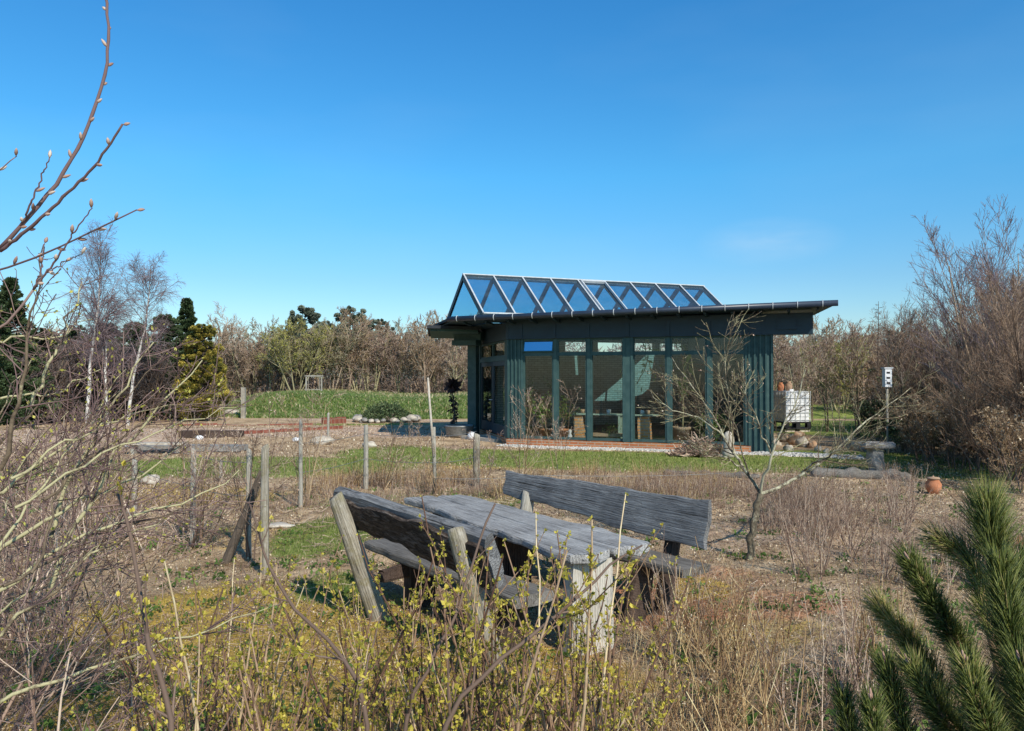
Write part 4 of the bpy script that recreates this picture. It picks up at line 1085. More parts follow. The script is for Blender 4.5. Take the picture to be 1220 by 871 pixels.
# ------------------------------------------------------------------ rustic table and benches
rs = np.random.default_rng(33)
def plank_mesh(L, w0, w1, t, rs, live=(0.012, 0.012), seg=46, bow=0.0, round_end=0.0, tj=0.004):
    """slab along local x, width along y, thickness along z, uneven natural edges"""
    mb = MB(); v = []; q = []
    prof = []
    c = 0.22
    for (a, b) in ((-1, -1), (-.6, -1), (-.2, -1), (.2, -1), (.6, -1), (1, -1), (1, -.4), (1, .4), (1, 1), (.6, 1), (.2, 1), (-.2, 1), (-.6, 1), (-1, 1), (-1, .4), (-1, -.4)): prof.append((a, b))
    npf = len(prof); ph = rs.uniform(0, 6.28, 8)
    for i in range(seg + 1):
        u = i / seg; x = L * u; w = (w0 + (w1 - w0) * u) / 2
        eL = live[0] * (math.sin(x*4.1+ph[0]) + .6*math.sin(x*9.7+ph[1]) + .35*math.sin(x*23+ph[2]))
        eR = live[1] * (math.sin(x*3.7+ph[3]) + .6*math.sin(x*11.3+ph[4]) + .35*math.sin(x*19+ph[5]))
        k = 1.0
        if round_end: 
            k = min(1, math.sqrt(max(0.02, 1 - (1 - min(1, u * L / round_end)) ** 2))) if u * L < round_end else 1
        for a, b in prof:
            y = a * w * k + (eR if a > 0 else eL) * abs(a)
            z = b * t / 2 + tj * math.sin(x * 6 + a * 3 + ph[6]) * (1 if b > 0 else .5)
            cut = 0.0
            if abs(a) == 1 and abs(b) == 1: y -= a * t * .10; z -= b * t * .10
            if i in (0, seg): 
                cut = .012 * math.sin(a * 4 + ph[7]) + .01 * b
            v.append((x + cut, y, z + bow * math.sin(math.pi * u)))
    for i in range(seg):
        for j in range(npf): q.append((i*npf+j, i*npf+(j+1) % npf, (i+1)*npf+(j+1) % npf, (i+1)*npf+j))
    tt = []
    # end caps as strips
    for e, fl in ((0, 0), (seg, 1)):
        b_ = e * npf
        lst = [(0, 1, 14, 15), ]
        for (p0, p1, p2, p3) in ((0, 1, 12, 13), (1, 2, 11, 12), (2, 3, 10, 11), (3, 4, 9, 10), (4, 5, 8, 9)):
            f = (b_+p0, b_+p1, b_+p2, b_+p3); q.append(f if fl else f[::-1])
        f3 = [(b_+13, b_+14, b_+15), (b_+13, b_+15, b_+0), (b_+5, b_+6, b_+7), (b_+5, b_+7, b_+8)]
        for f in f3: tt.append(f if fl else f[::-1])
    mb.add(v, q, tt); return mb
def plank(parent, name, p0, p1, wdir, w0, w1, t, mat, **kw):
    p0 = Vector(p0); p1 = Vector(p1); x = (p1 - p0).normalized(); y = Vector(wdir); y = (y - x * y.dot(x)).normalized(); z = x.cross(y)
    mb = plank_mesh((p1 - p0).length, w0, w1, t, rs, **kw)
    o = mb.build(name, mat, parent, smooth=False)
    Mx = Matrix((x, y, z)).transposed().to_4x4(); 
    Mx.translation = p0 - (Vector(parent.location) if parent is not None else Vector()); o.matrix_basis = Mx; return o
UT = Vector((-.53, .848, 0)).normalized(); VT = Vector((-UT.y, UT.x, 0))
tn = Vector((.80, 5.80, 0)); tf = tn + UT * 3.15
tb = thing('garden_table', 'long weathered grey plank table standing between the two log benches', 'table', (tn.x, tn.y, 0))
plank(tb, 'tabletop', tn + VT * .21 + Vector((0, 0, .70)), tf + VT * .16 + Vector((0, 0, .70)), VT, .42, .32, .075, W['top_wood'], live=(.004, .02), round_end=.14)
plank(tb, 'tabletop', tn - VT * .225 + UT * .02 + Vector((0, 0, .703)), tf - VT * .165 - UT * .1 + Vector((0, 0, .703)), VT, .44, .32, .07, W['top_wood'], live=(.018, .004), round_end=.12)
c = Vector((.58, 5.86, 0)); 
def slab_leg(parent, c, wdir, w, t, z0, z1, mat, name='leg'):
    """upright slab leg with vertical fluting"""
    n_ = 48; d = Vector(wdir).normalized(); k = MB(); v = []; q = []
    nb = 14; per = []
    for i in range(n_): per.append((-w/2 + w * i / (n_ - 1), -t/2 - .005 * abs(math.sin(i * 1.15)), 1))
    for i in range(n_): per.append((w/2 - w * i / (n_ - 1), t/2 + .005 * abs(math.sin(i * 1.15)), 1))
    m_ = len(per)
    for j in range(nb + 1):
        z = z0 + (z1 - z0) * j / nb; kx = 1 + .10 * (1 - j / nb) + .012 * math.sin(j * 1.7)
        for a, b, _ in per: v.append((a * kx, b, z))
    for j in range(nb):
        for i in range(m_): q.append((j*m_+i, j*m_+(i+1) % m_, (j+1)*m_+(i+1) % m_, (j+1)*m_+i))
    k.add(v, q); o = k.build(name, mat, parent, (c[0] - parent.location.x, c[1] - parent.location.y, 0), (0, 0, math.atan2(d.y, d.x)), False); return o
slab_leg(tb, c, (.86, .51, 0), .36, .12, -.08, .662, W['leg_wood'])
c2 = tn + UT * 1.55 - VT * .02; slab_leg(tb, c2, (.86, .51, 0), .34, .11, -.08, .662, W['dark_leg'])
c2 = tn + UT * 2.75; slab_leg(tb, c2, (.86, .51, 0), .34, .11, -.08, .662, W['dark_leg'])
plank(tb, 'crossbar', tn + UT * .3 + Vector((0, 0, .62)), tn + UT * 2.8 + Vector((0, 0, .62)), (0, 0, 1), .1, .1, .05, W['dark_leg'])

def rpost(parent, name, p0, p1, r0, r1, mat, k=14, sq=1.0):
    """rough round post, oval; p0 foot, p1 top"""
    p0 = Vector(p0); p1 = Vector(p1); z = (p1 - p0).normalized(); x = Vector((1, .2, 0)); x = (x - z * x.dot(z)).normalized(); y = z.cross(x)
    L_ = (p1 - p0).length; n_ = 14; ph = rs.uniform(0, 6.28, 6); v = []; q = []; t = []
    for i in range(n_ + 1):
        u = i / n_; r_ = r0 + (r1 - r0) * u
        for j in range(k):
            a = 6.28318 * j / k
            f = 1 + .06 * math.sin(2*a+ph[0]+u*2) + .05 * math.sin(3*a+ph[1]) + .05 * math.sin(u*9+ph[2]) * math.sin(a + ph[3])
            e = .92 if i == n_ else 1
            v.append((math.cos(a) * r_ * f * e, math.sin(a) * r_ * f * sq * e, L_ * u + (.02 * math.sin(a + ph[4]) if i == n_ else 0)))
    for i in range(n_):
        for j in range(k): q.append((i*k+j, i*k+(j+1) % k, (i+1)*k+(j+1) % k, (i+1)*k+j))
    v.append((0, 0, L_ + .008)); cI = len(v) - 1
    for j in range(k): t.append((n_*k+j, n_*k+(j+1) % k, cI))
    mb = MB(); mb.add(v, q, t); o = mb.build(name, mat, parent)
    Mx = Matrix((x, y, z)).transposed().to_4x4(); Mx.translation = p0 - (Vector(parent.location) if parent is not None else Vector()); o.matrix_basis = Mx; return o
def zg(x, y, z=0): return Vector((x, y, z))
# near bench
nb_ = thing('log_bench', 'nearer rustic log bench with bark-edged backrest on leaning posts', 'bench', (-.6, 6.1, 0))
rpost(nb_, 'leaning_post', (-1.08, 6.50, -.1), (-1.44, 6.28, 1.07), .09, .06, W['post_wood'], sq=.8)
rpost(nb_, 'leaning_post', (-.11, 5.50, -.1), (-.38, 5.22, 1.02), .10, .058, W['post_wood'], sq=.85)
b0 = Vector((-.12, 5.19, .825)); b1 = Vector((-1.47, 6.62, .97))
bu = (b1 - b0).normalized(); bout = Vector((-.75, -.66, 0)); bup = Vector((-.3, -.26, 1)).normalized()
bk = plank(nb_, 'backrest', b0, b1, bup, .38, .28, .11, W['back_wood'], live=(.02, .006))
plank(bk, 'bark_edge', (.0, -.02, .062), (1.9, -.01, .062), (0, 1, 0), .24, .22, .035, W['bark_edge'], live=(.03, .03), tj=.012, seg=70) if False else None
be = plank_mesh(1.98, .32, .24, .05, rs, live=(.028, .022), seg=90, tj=.014)
be = be.build('bark_edge', W['bark_edge'], bk, (0.01, -.02, .07), (0, 0, 0), False)
# (local z of the board points to the lawn side or away: choose outward)
zdir = bu.cross((bup - bu * bup.dot(bu)).normalized())
if zdir.dot(bout) < 0: be.location.z = -.07
plank(nb_, 'seat', (.17, 5.52, .45), (-1.27, 7.38, .45), VT, .36, .34, .08, W['seat_wood'], live=(.006, .011))
for (x, y) in ((-.82, 6.85), (-.02, 5.78)):
    slab_leg(nb_, (x, y), (.7, .7, 0), .26, .1, -.1, .41, W['dark_leg'])
    plank(nb_, 'bearer', (x - .3, y - .28, .35), (x + .12, y + .12, .36), (0, 0, 1), .1, .1, .06, W['dark_leg'])
# far bench
fb_ = thing('log_bench', 'farther rustic bench with broad slate grey plank backrest', 'bench', (.9, 7.5, 0))
a0 = Vector((1.69, 6.64, .755)); a1 = Vector((-.06, 8.60, .865))
fbk = plank(fb_, 'backrest', a0, a1, (.12, .1, 1), .44, .25, .09, W['back_wood'], live=(.012, .008))
plank(fb_, 'seat', (1.52, 6.32, .45), (-.22, 8.62, .45), (.8, .6, 0), .36, .34, .08, W['seat_wood'], live=(.006, .01))
rpost(fb_, 'leaning_post', (1.33, 6.88, -.1), (1.52, 7.06, .86), .085, .06, W['dark_leg'])
rpost(fb_, 'leaning_post', (.05, 8.1, -.1), (.18, 8.32, .80), .085, .07, W['stake_wood'])
for (x, y) in ((1.13, 6.72), (.16, 8.0)):
    plank(fb_, 'leg', (x - .10, y - .1, -.1), (x + .02, y + .02, .41), (.8, .6, 0), .24, .22, .1, W['dark_leg'])
    plank(fb_, 'bearer', (x - .06, y - .04, .36), (x + .36, y + .26, .36), (0, 0, 1), .1, .1, .06, W['dark_leg'])

# ------------------------------------------------------------------ trellis posts and wires
def fpost(px, ytop, yfoot, wpx, lab, mat='stake_wood', lean=0.0, name='fence_post', split=False):
    g = ongr(px, yfoot); d = g.y; h = EYE - (ytop - 448) * d / F - g.z; r_ = wpx * d / F / 2
    o = rpost(None, name, (g.x, g.y, g.z - .1), (g.x + lean, g.y, g.z + h), r_, r_ * .85, W[mat], 10)
    props(o, lab, 'post', None); return g, h
posts = []
posts.append(fpost(230, 535, 652, 7, 'leftmost pale trellis post wrapped by a young fruit tree'))
posts.append(fpost(296, 536, 668, 7, 'slim whitish trellis post just left of the thickest one'))
posts.append(fpost(315, 531, 684, 10, 'thickest wooden trellis post nearest the near bench', 'post_wood'))
posts.append(fpost(358, 500, 606, 5, 'thin pale trellis post between the thick post and the short ones'))
posts.append(fpost(436, 507, 583, 6, 'short straight pale post above the near bench'))
posts.append(fpost(568, 517, 580, 9, 'stubby square-topped post in front of the metal tub', 'post_wood'))
posts.append(fpost(160, 548, 618, 7, 'pale post behind the left bushes below the board bench'))
posts.append(fpost(263, 548, 575, 4, 'small thin stake standing on the left lawn edge'))
posts.append(fpost(391, 492, 530, 3, 'far thin stake on the bare bed left of the juniper ring'))
g = ongr(518, 590); d = g.y; e = thing('tall_pole', 'tall slim whitish pole lashed to a lower stake before the pavilion corner', 'pole', tuple(g))
h1 = EYE - 2 * d / F - g.z; k = MB(); k.tube([(-.02, 0, EYE - (530 - 448) * d / F - g.z - .2), (-.12, 0, h1)], [.024, .016], 8); k.build('upper_rod', W['stone_pale'], e)
k = MB(); k.tube([(0, .03, -.1), (-.02, .03, 1.15)], [.036, .028], 9); k.build('lower_stake', W['stake_wood'], e)
g0 = ongr(266, 672); o = rpost(None, 'leaning_stake', tuple(g0 + Vector((0, 0, -.05))), tuple(at(312, 563, g0.y + .2)), .05, .045, W['trunk_dark'], 10); props(o, 'thick dark stake leaning against the thickest trellis post', 'stake')
def wire(pts, lab, r_=.004):
    k = MB(); o0 = pts[0]; P = []
    for a, b in zip(pts[:-1], pts[1:]):
        for t in np.linspace(0, 1, 8, endpoint=False):
            q = a.lerp(b, t); q.z -= .03 * math.sin(math.pi * t); P.append(q - o0)
    P.append(pts[-1] - o0); k.tube([tuple(p) for p in P], r_, 4); props(k.build('wire', W['zinc'], None, tuple(o0)), lab, 'wire')
pp = [ongr(*q) for q in ((160, 618), (230, 652), (296, 668))]
for z, l in ((1.1, 'top'), (.72, 'lower')): wire([p + Vector((0, -.03, z)) for p in pp], l + ' trellis wire between the three left posts')
pp = [ongr(*q) for q in ((358, 606), (436, 583), (518, 590), (568, 580))]
for z, l in ((1.0, 'top'), (.55, 'lower')): wire([p + Vector((0, -.04, z)) for p in pp], l + ' trellis wire running past the tall pole')
wire([ongr(518, 590) + Vector((0, -.04, .28)), ongr(640, 588) + Vector((0, 0, .3)), ongr(860, 585) + Vector((0, 0, .3))], 'low pale wire above the row of dry stalks')

# ------------------------------------------------------------------ stone table at right
p = ongr(1041, 563); e = thing('stone_table', 'low stone table with rough rectangular grey slab on the right lawn', 'table', tuple(p), .12)
k = plank_mesh(.64, .50, .44, .11, rs, live=(.03, .035), seg=16, tj=.02); k.build('slab', W['stone'], e, (-.33, 0, .56), (0, 0, 0), False)
k = plank_mesh(.62, .32, .28, .28, rs, live=(.02, .03), seg=10, tj=.02); k.build('pedestal', W['stone'], e, (.04, 0, -.1), (0, R(-90), R(90)), False)
# ------------------------------------------------------------------ vegetation
rs = np.random.default_rng(77)
def gput(o, x, y, rz=0.0, s=1.0, dz=0.0):
    o.location = (x, y, gzf(x, y) + dz); o.rotation_euler = (0, 0, rz); o.scale = (s, s, s)
def reuse(proto, used):
    if proto.name in used: return copy_tree(proto)
    used.add(proto.name); return proto

# ---- bare trees --------------------------------------------------
def bare_tree(name, cat, h, mat_tr, mat_tw, rs, nst=5, spread=.35, k=(7, 6, 5), r=.05, up=.06, twig_r=.006, wob_=.12, lf=(.35, .6), buds=0, budmat=None, buds_size=.03, base_r=.15, ang=(25, 55), t0=.2, droop=0.0, crownname='twigs', n0=8, ksides=5, trunk_tint=None):
    e = thing(name, 'x', cat)
    P, Rr = stems(rs, nst, base_r, h * .92, spread, n0, wob_ * .35, up * .5, r, .25, .2)
    m = MB(); m.tubes(P, Rr, 7, rs=rs)
    P1, R1_ = grow(rs, P, Rr, k[0], t0, .97, ang, lf, 6, wob_ * .6, (0, 0, up), .55, .35, twig_r * 1.2)
    m.tubes(P1, R1_, ksides, rs=rs)
    m.build('trunk', mat_tr, e)
    t = MB()
    P2, R2_ = grow(rs, P1, R1_, k[1], .2, .98, ang, (.35, .65), 5, wob_, (0, 0, up - droop), .6, .4, twig_r)
    t.tubes(P2, R2_, 4, rs=rs)
    P3, R3_ = grow(rs, P2, R2_, k[2], .15, .98, (20, 55), (.4, .75), 4, wob_ * 1.2, (0, 0, up - droop * 2), .7, .5, twig_r * .8)
    t.tubes(P3, R3_, 3, rs=rs)
    t.build(crownname, mat_tw, e)
    if buds:
        L = MB(); c, tn_ = sample(rs, P3, buds, .2, 1); L.leaves(c, buds_size, rs, .6, 0); L.build('buds', budmat, e)
    return e
used = set()
# hedge wood behind the bank
protos = []
for i in range(5):
    h = [4.3, 5.1, 3.6, 5.3, 4.4][i]
    protos.append(bare_tree('hedge_tree', 'tree', h, W['tw_hedge' if i % 2 else 'tw_olive'], W[['tw_hedge', 'tw_brown', 'tw_hedge', 'tw_olive', 'tw_pink'][i]], rs, nst=[5, 3, 6, 4, 5][i], spread=.5, k=(9, 8, 7), r=.055, twig_r=.011, buds=4200, budmat=W['bud'], buds_size=.045, base_r=.4))
oliv = [bare_tree('olive_tree', 'tree', 4.6, W['tw_olive'], W['tw_olive'], rs, nst=5, spread=.55, k=(9, 8, 7), r=.05, twig_r=.011, buds=4200, budmat=W['bud_y'], buds_size=.08, base_r=.4) for _ in range(2)]
xs = []
# (px, depth, scale, kind)
row = []
x = 255
while x < 600:
    row.append((x + rs.normal() * 4, rs.uniform(46, 50), rs.uniform(.8, 1.05), 'h')); x += 17
x = 250
while x < 640:
    row.append((x + rs.normal() * 6, rs.uniform(53, 60), rs.uniform(.95, 1.2), 'h')); x += 26
x = 915
while x < 1110:
    row.append((x + rs.normal() * 4, rs.uniform(36, 42), rs.uniform(.72, .95), 'r')); x += 17
x = 905
while x < 1120:
    row.append((x + rs.normal() * 5, rs.uniform(45, 52), rs.uniform(.95, 1.2), 'r')); x += 22
x = 20
while x < 250:
    row.append((x + rs.normal() * 5, rs.uniform(46, 54), rs.uniform(.9, 1.2), 'l')); x += 30
GH = 'bare trees in the far hedge wood'
for px, d, s, kd in row:
    k_ = (px - 610) / F; p = protos[int(rs.integers(0, 5))]
    o = reuse(p, used); gput(o, k_ * d, d, rs.uniform(0, 6.28), s)
    lab = {'h': 'bare pinkish brown tree in the far hedge behind the grassy bank', 'r': 'bare greyish brown tree in the wood right of the pavilion', 'l': 'bare brown tree behind the dark conifers at left'}[kd]
    props(o, lab, 'tree', {'h': GH, 'r': 'bare trees right of the pavilion', 'l': 'bare trees behind the left conifers'}[kd])
for i, (px, d, s, lab) in enumerate(((330, 46, 1.02, 'olive green budding tree left of the dark pine'), (352, 45, .9, 'lower olive green budding tree before the dark pine'), (402, 47, .9, 'olive budding tree right of the dark pine'), (1000, 38, .85, 'olive tinged budding tree behind the right lawn'))):
    o = reuse(oliv[i % 2], used); gput(o, (px - 610) / F * d, d, rs.uniform(0, 6), s); props(o, lab, 'tree')
tall = bare_tree('hedge_tree', 'tree', 6.6, W['tw_hedge'], W['tw_hedge'], rs, nst=3, spread=.2, k=(10, 7, 6), r=.07, twig_r=.011)
for i, (px, d, s, lab) in enumerate(((252, 50, .95, 'taller bare tree rising behind the golden cypress'), (278, 56, .95, 'bare tree with rounded top right of the golden cypress'), (470, 58, .8, 'thin bare tree topping the middle of the far hedge'), (515, 57, .82, 'thin bare tree topping the hedge next to the pavilion'))):
    o = reuse(tall, used); gput(o, (px - 610) / F * d, d, rs.uniform(0, 6), s); props(o, lab, 'tree')
# undergrowth mass deep in the hedge (nobody could count it)
L = MB(); n = 60000
k_ = np.where(rs.random(n) < .55, rs.uniform(-.62, 0.02, n), rs.uniform(.3, .62, n)); d = rs.uniform(45, 62, n); hh = rs.random(n) ** 1.7 * 3.6
c = np.stack([k_ * d, d, gz(k_ * d, d) + hh], 1)
L.leaves(c, .55, rs, .07, .5)
props(L.build('undergrowth', M_leaf('dry_undergrowth', [(0, (.10, .065, .045)), (.5, (.19, .13, .1)), (1, (.3, .22, .17))], .1)), 'brown tangled undergrowth filling the far hedge', 'undergrowth', kind='stuff')
# far dark ridge of woodland closing the horizon
L = MB(); n = 90000; k_ = rs.uniform(-1.5, 1.5, n); d = rs.uniform(85, 130, n); c = np.stack([k_ * d, d, gz(k_*d, d) + rs.random(n) * (6.2 + 1.0 * np.sin(k_ * 40) + .8 * np.sin(k_ * 97))], 1)
L.leaves(c, .9, rs, .14, .5); props(L.build('far_woodland', M_leaf('far_woodland', [(0, (.12, .10, .10)), (.5, (.2, .165, .155)), (1, (.29, .24, .22))], .1)), 'hazy grey brown woodland closing the horizon', 'woodland', kind='stuff')

# ---- pines and conifers -------------------------------------------
def conifer(name, cat, h, r, n, size, mat, rs, base=.1, pw=.8, lump=.25, asp=.45, top=.0, trunk_r=.12, layers=0, dirs_up=.2, clumps=60, bare=0.0):
    e = thing(name, 'x', cat)
    m = MB(); m.tube([(0, 0, -.1), (0.02, 0, h * .5), (0, 0, h * .97)], [trunk_r, trunk_r * .6, .02], 8)
    P0 = np.array([[[0, 0, z] for z in np.linspace(.05 * h, .97 * h, 8)]]); R0 = np.full((1, 8), trunk_r * .6)
    cz = np.clip(rs.random(clumps) ** .9, 0, .985); ca = rs.uniform(0, 6.283, clumps)
    zz = base + (1 - base) * cz
    prof = r * (np.clip(1 - cz, 0, 1) ** pw) * np.clip(.55 + cz * 3.2, 0, 1) + .05
    rad = prof * rs.uniform(.45, 1.05, clumps)
    C = np.stack([np.cos(ca) * rad, np.sin(ca) * rad, zz * h], 1)
    for i in range(clumps):
        z0 = max(0, C[i, 2] - rad[i] * .25)
        m.tube(path([(0, 0, z0), tuple(C[i] * [.6, .6, 1] + [0, 0, -.05]), tuple(C[i])], 5), np.linspace(.03, .008, 5), 4, caps=False)
    m.build('trunk', W['trunk_dark'], e)
    cs = (r * lump) * rs.uniform(.5, 1.4, clumps) * (.3 + .85 * (1 - cz))
    ii = rs.integers(0, clumps, n); off = rs.normal(size=(n, 3)); off /= np.linalg.norm(off, axis=1, keepdims=True); off *= (rs.random(n) ** .4)[:, None] * cs[ii][:, None] * [1, 1, .75]
    c = C[ii] + off
    outd = c * [1, 1, 0]; outd /= np.linalg.norm(outd, axis=1, keepdims=True) + 1e-6
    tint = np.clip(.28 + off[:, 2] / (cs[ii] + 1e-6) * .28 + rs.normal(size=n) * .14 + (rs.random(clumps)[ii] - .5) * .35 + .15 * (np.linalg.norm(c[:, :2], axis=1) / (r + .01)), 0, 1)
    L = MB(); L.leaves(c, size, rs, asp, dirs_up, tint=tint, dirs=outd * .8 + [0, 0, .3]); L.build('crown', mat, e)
    return e
def place_tree(o, px, d, rz, s, lab, cat='tree'):
    gput(o, (px - 610) / F * d, d, rz, s); props(o, lab, cat)
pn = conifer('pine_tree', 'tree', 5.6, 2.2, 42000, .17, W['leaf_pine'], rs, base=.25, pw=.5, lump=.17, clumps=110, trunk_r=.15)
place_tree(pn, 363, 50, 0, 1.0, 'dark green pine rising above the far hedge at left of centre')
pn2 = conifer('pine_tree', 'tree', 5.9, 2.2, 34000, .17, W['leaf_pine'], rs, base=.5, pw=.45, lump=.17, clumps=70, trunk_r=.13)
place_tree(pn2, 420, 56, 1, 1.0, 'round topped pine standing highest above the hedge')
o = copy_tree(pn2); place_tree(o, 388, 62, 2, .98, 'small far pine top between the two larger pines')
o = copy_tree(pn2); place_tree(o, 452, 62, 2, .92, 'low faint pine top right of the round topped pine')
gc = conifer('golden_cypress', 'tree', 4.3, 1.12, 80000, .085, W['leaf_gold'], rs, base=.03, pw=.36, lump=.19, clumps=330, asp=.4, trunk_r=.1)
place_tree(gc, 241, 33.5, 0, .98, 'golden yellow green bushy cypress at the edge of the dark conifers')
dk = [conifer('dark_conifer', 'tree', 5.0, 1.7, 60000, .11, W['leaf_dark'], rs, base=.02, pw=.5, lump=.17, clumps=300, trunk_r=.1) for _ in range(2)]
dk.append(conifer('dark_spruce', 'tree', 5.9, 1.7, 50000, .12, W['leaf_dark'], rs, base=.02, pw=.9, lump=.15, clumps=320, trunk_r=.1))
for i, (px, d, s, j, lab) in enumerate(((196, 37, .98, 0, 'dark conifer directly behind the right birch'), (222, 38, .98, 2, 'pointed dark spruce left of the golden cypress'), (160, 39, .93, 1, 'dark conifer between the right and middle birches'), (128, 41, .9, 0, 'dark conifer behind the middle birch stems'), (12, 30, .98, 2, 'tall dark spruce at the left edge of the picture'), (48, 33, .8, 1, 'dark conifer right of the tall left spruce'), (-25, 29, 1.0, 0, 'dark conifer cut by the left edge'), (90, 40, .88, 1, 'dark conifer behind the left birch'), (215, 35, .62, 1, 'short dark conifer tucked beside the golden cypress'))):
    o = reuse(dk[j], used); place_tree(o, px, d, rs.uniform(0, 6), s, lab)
# purple brown thicket in front of the dark conifers
th = [bare_tree('thicket_shrub', 'shrub', 3.4, W['tw_dark'], W['tw_thick'], rs, nst=9, spread=.5, k=(7, 6, 6), r=.035, twig_r=.009, base_r=.5) for _ in range(2)]
for i, (px, d, s) in enumerate(((62, 32, 1.0), (84, 33, 1.1), (104, 34, 1.15), (126, 33.5, 1.12), (146, 34, 1.05), (166, 33, .95), (40, 31, 1.0), (185, 34, .9), (10, 30, .9), (75, 36, 1.25), (135, 37, 1.2))):
    o = reuse(th[i % 2], used); gput(o, (px - 610) / F * d, d, rs.uniform(0, 6), s); props(o, 'dark purplish bare shrub in the thicket behind the birches', 'shrub', 'dark bare shrubs behind the birches')
# ---- birches --------------------------------------------------------
def birch(h, rs, lean=(0, 0), nb=34, rt=.08):
    e = thing('birch_tree', 'x', 'tree')
    tr = path([(0, 0, -.1), (lean[0] * .3, lean[1] * .3, h * .35), (lean[0] * .8 + .08, lean[1], h * .7), (lean[0], lean[1], h * .97)], 14, .015, rs)[None]
    rr_ = np.linspace(rt, .012, 14)[None]
    m = MB(); m.tubes(tr, rr_, 9, rs=rs); m.build('trunk', W['birch'], e)
    P1, R1_ = grow(rs, tr, rr_, nb, .42, .99, (30, 58), (.28, .44), 7, .09, (0, 0, .09), .45, .3, .008, .6)
    P2, R2_ = grow(rs, P1, R1_, 9, .1, 1, (20, 55), (.4, .7), 6, .12, (0, 0, -.02), .6, .5, .0045)
    P3, R3_ = grow(rs, P2, R2_, 9, .1, 1, (20, 50), (.6, 1.1), 6, .10, (0, 0, -.15), .7, .7, .003)
    m = MB(); m.tubes(P1, R1_, 5, rs=rs); m.build('branches', W['birch'] if False else W['tw_purple'], e)
    t = MB(); t.tubes(P2, R2_, 3, rs=rs); t.tubes(P3, R3_, 3, rs=rs); t.build('crown', W['tw_purple'], e)
    return e
b1 = birch(7.3, rs, (.45, 0)); place_tree(b1, 104, 29.5, .0, 1.0, 'tallest white stemmed birch with fine purple crown, left of the three')
b2 = birch(6.4, rs, (.9, 0), 30, .07); place_tree(b2, 152, 30.5, 0, 1.0, 'leaning slim birch, right of the three')
b3 = birch(5.4, rs, (-.1, 0), 22, .06); place_tree(b3, 127, 30, 0, .9, 'short twin stemmed birch between the two taller ones')
b4 = birch(5.2, rs, (-.5, 0), 18, .05); place_tree(b4, 130, 30.2, 1.0, .85, 'thin birch leaning left beside the short twin stemmed one')

# ---- right hand shrubs ---------------------------------------------
big = [bare_tree('hazel_shrub', 'tree', 5.2, W['tw_hazel'], W['tw_hazel'], rs, nst=16, spread=.85, k=(9, 8, 6), r=.03, twig_r=.0042, base_r=.5, up=.07, wob_=.10, n0=9, ang=(18, 45)) for _ in range(2)]
big2 = bare_tree('hazel_shrub', 'tree', 5.8, W['tw_hazel'], W['tw_purple'], rs, nst=13, spread=.6, k=(9, 8, 6), r=.035, twig_r=.0042, base_r=.4, up=.09, wob_=.09, n0=9, ang=(18, 42))
for i, (px, d, s, j, lab) in enumerate(((1215, 17.5, 1.0, 2, 'tallest bare tree with purple twigs at the right edge'), (1165, 20, .88, 0, 'wide bare bush left of the tallest right edge tree'), (1120, 25, .80, 1, 'bare brown bush nearest the bird box'), (1200, 14.5, .55, 1, 'bare bush standing nearest behind the pine'), (1250, 15, .85, 0, 'bare bush cut by the right edge'), (1180, 25, .95, 2, 'purple twigged bare tree behind the wide bush'), (1140, 21, .62, 1, 'smaller reddish bare bush in the right thicket'), (1085, 30, .62, 0, 'low bare bush at the end of the right lawn'), (1240, 21, 1.1, 1, 'bare tree far behind the right edge'), (1150, 30, .8, 1, 'bare bush closing the back of the right thicket'))):
    o = ([big[0], big[1], big2][j]); o = reuse(o, used); place_tree(o, px, d, rs.uniform(0, 6), s, lab, 'tree' if j == 2 else 'bush')
# reddish and green understory
us = [bare_tree('understory_shrub', 'shrub', 2.0, W['tw_dark'], W['tw_brown'], rs, nst=16, spread=.6, k=(7, 6, 5), r=.014, twig_r=.004, base_r=.6, buds=1800, budmat=W['leaf_dead'], buds_size=.05) for _ in range(2)]
usg = bare_tree('evergreen_shrub', 'shrub', 1.7, W['tw_dark'], W['tw_dark'], rs, nst=14, spread=.7, k=(7, 6, 5), r=.014, twig_r=.004, base_r=.6, buds=7000, budmat=W['leaf_dark'], buds_size=.07)
for i, (px, d, s, g) in enumerate(((1100, 18, .8, 0), (1135, 17, .9, 0), (1170, 16, .95, 0), (1205, 15, 1.0, 0), (1075, 21, .85, 0), (1110, 21, 1.0, 0), (1155, 19, 1.05, 0), (1195, 18, 1.1, 0), (1235, 16, 1.1, 0), (1090, 25, 1.0, 0), (1215, 21, 1.25, 0), (1130, 24, 1.2, 0), (1065, 27, .9, 0), (1250, 13, .9, 0))):
    o = reuse(us[i % 2], used); gput(o, (px - 610) / F * d, d, rs.uniform(0, 6), s); props(o, 'rusty brown twiggy shrub in the thicket at right', 'shrub', 'rusty shrubs in the right thicket')
for i, (px, d, s) in enumerate(((1090, 19.5, .7), (1120, 19, .85), (1150, 17.6, .6), (1185, 17, .8), (1060, 24, .8), (1085, 27.5, 1.0), (1215, 17, .9), (1040, 29, .7), (1150, 22.5, 1.3), (1190, 22.5, 1.4), (1120, 27.5, 1.5))):
    o = reuse(usg, used); gput(o, (px - 610) / F * d, d, rs.uniform(0, 6), s); props(o, 'dark green leafy shrub under the bare bushes at right', 'shrub', 'dark green shrubs in the right thicket')
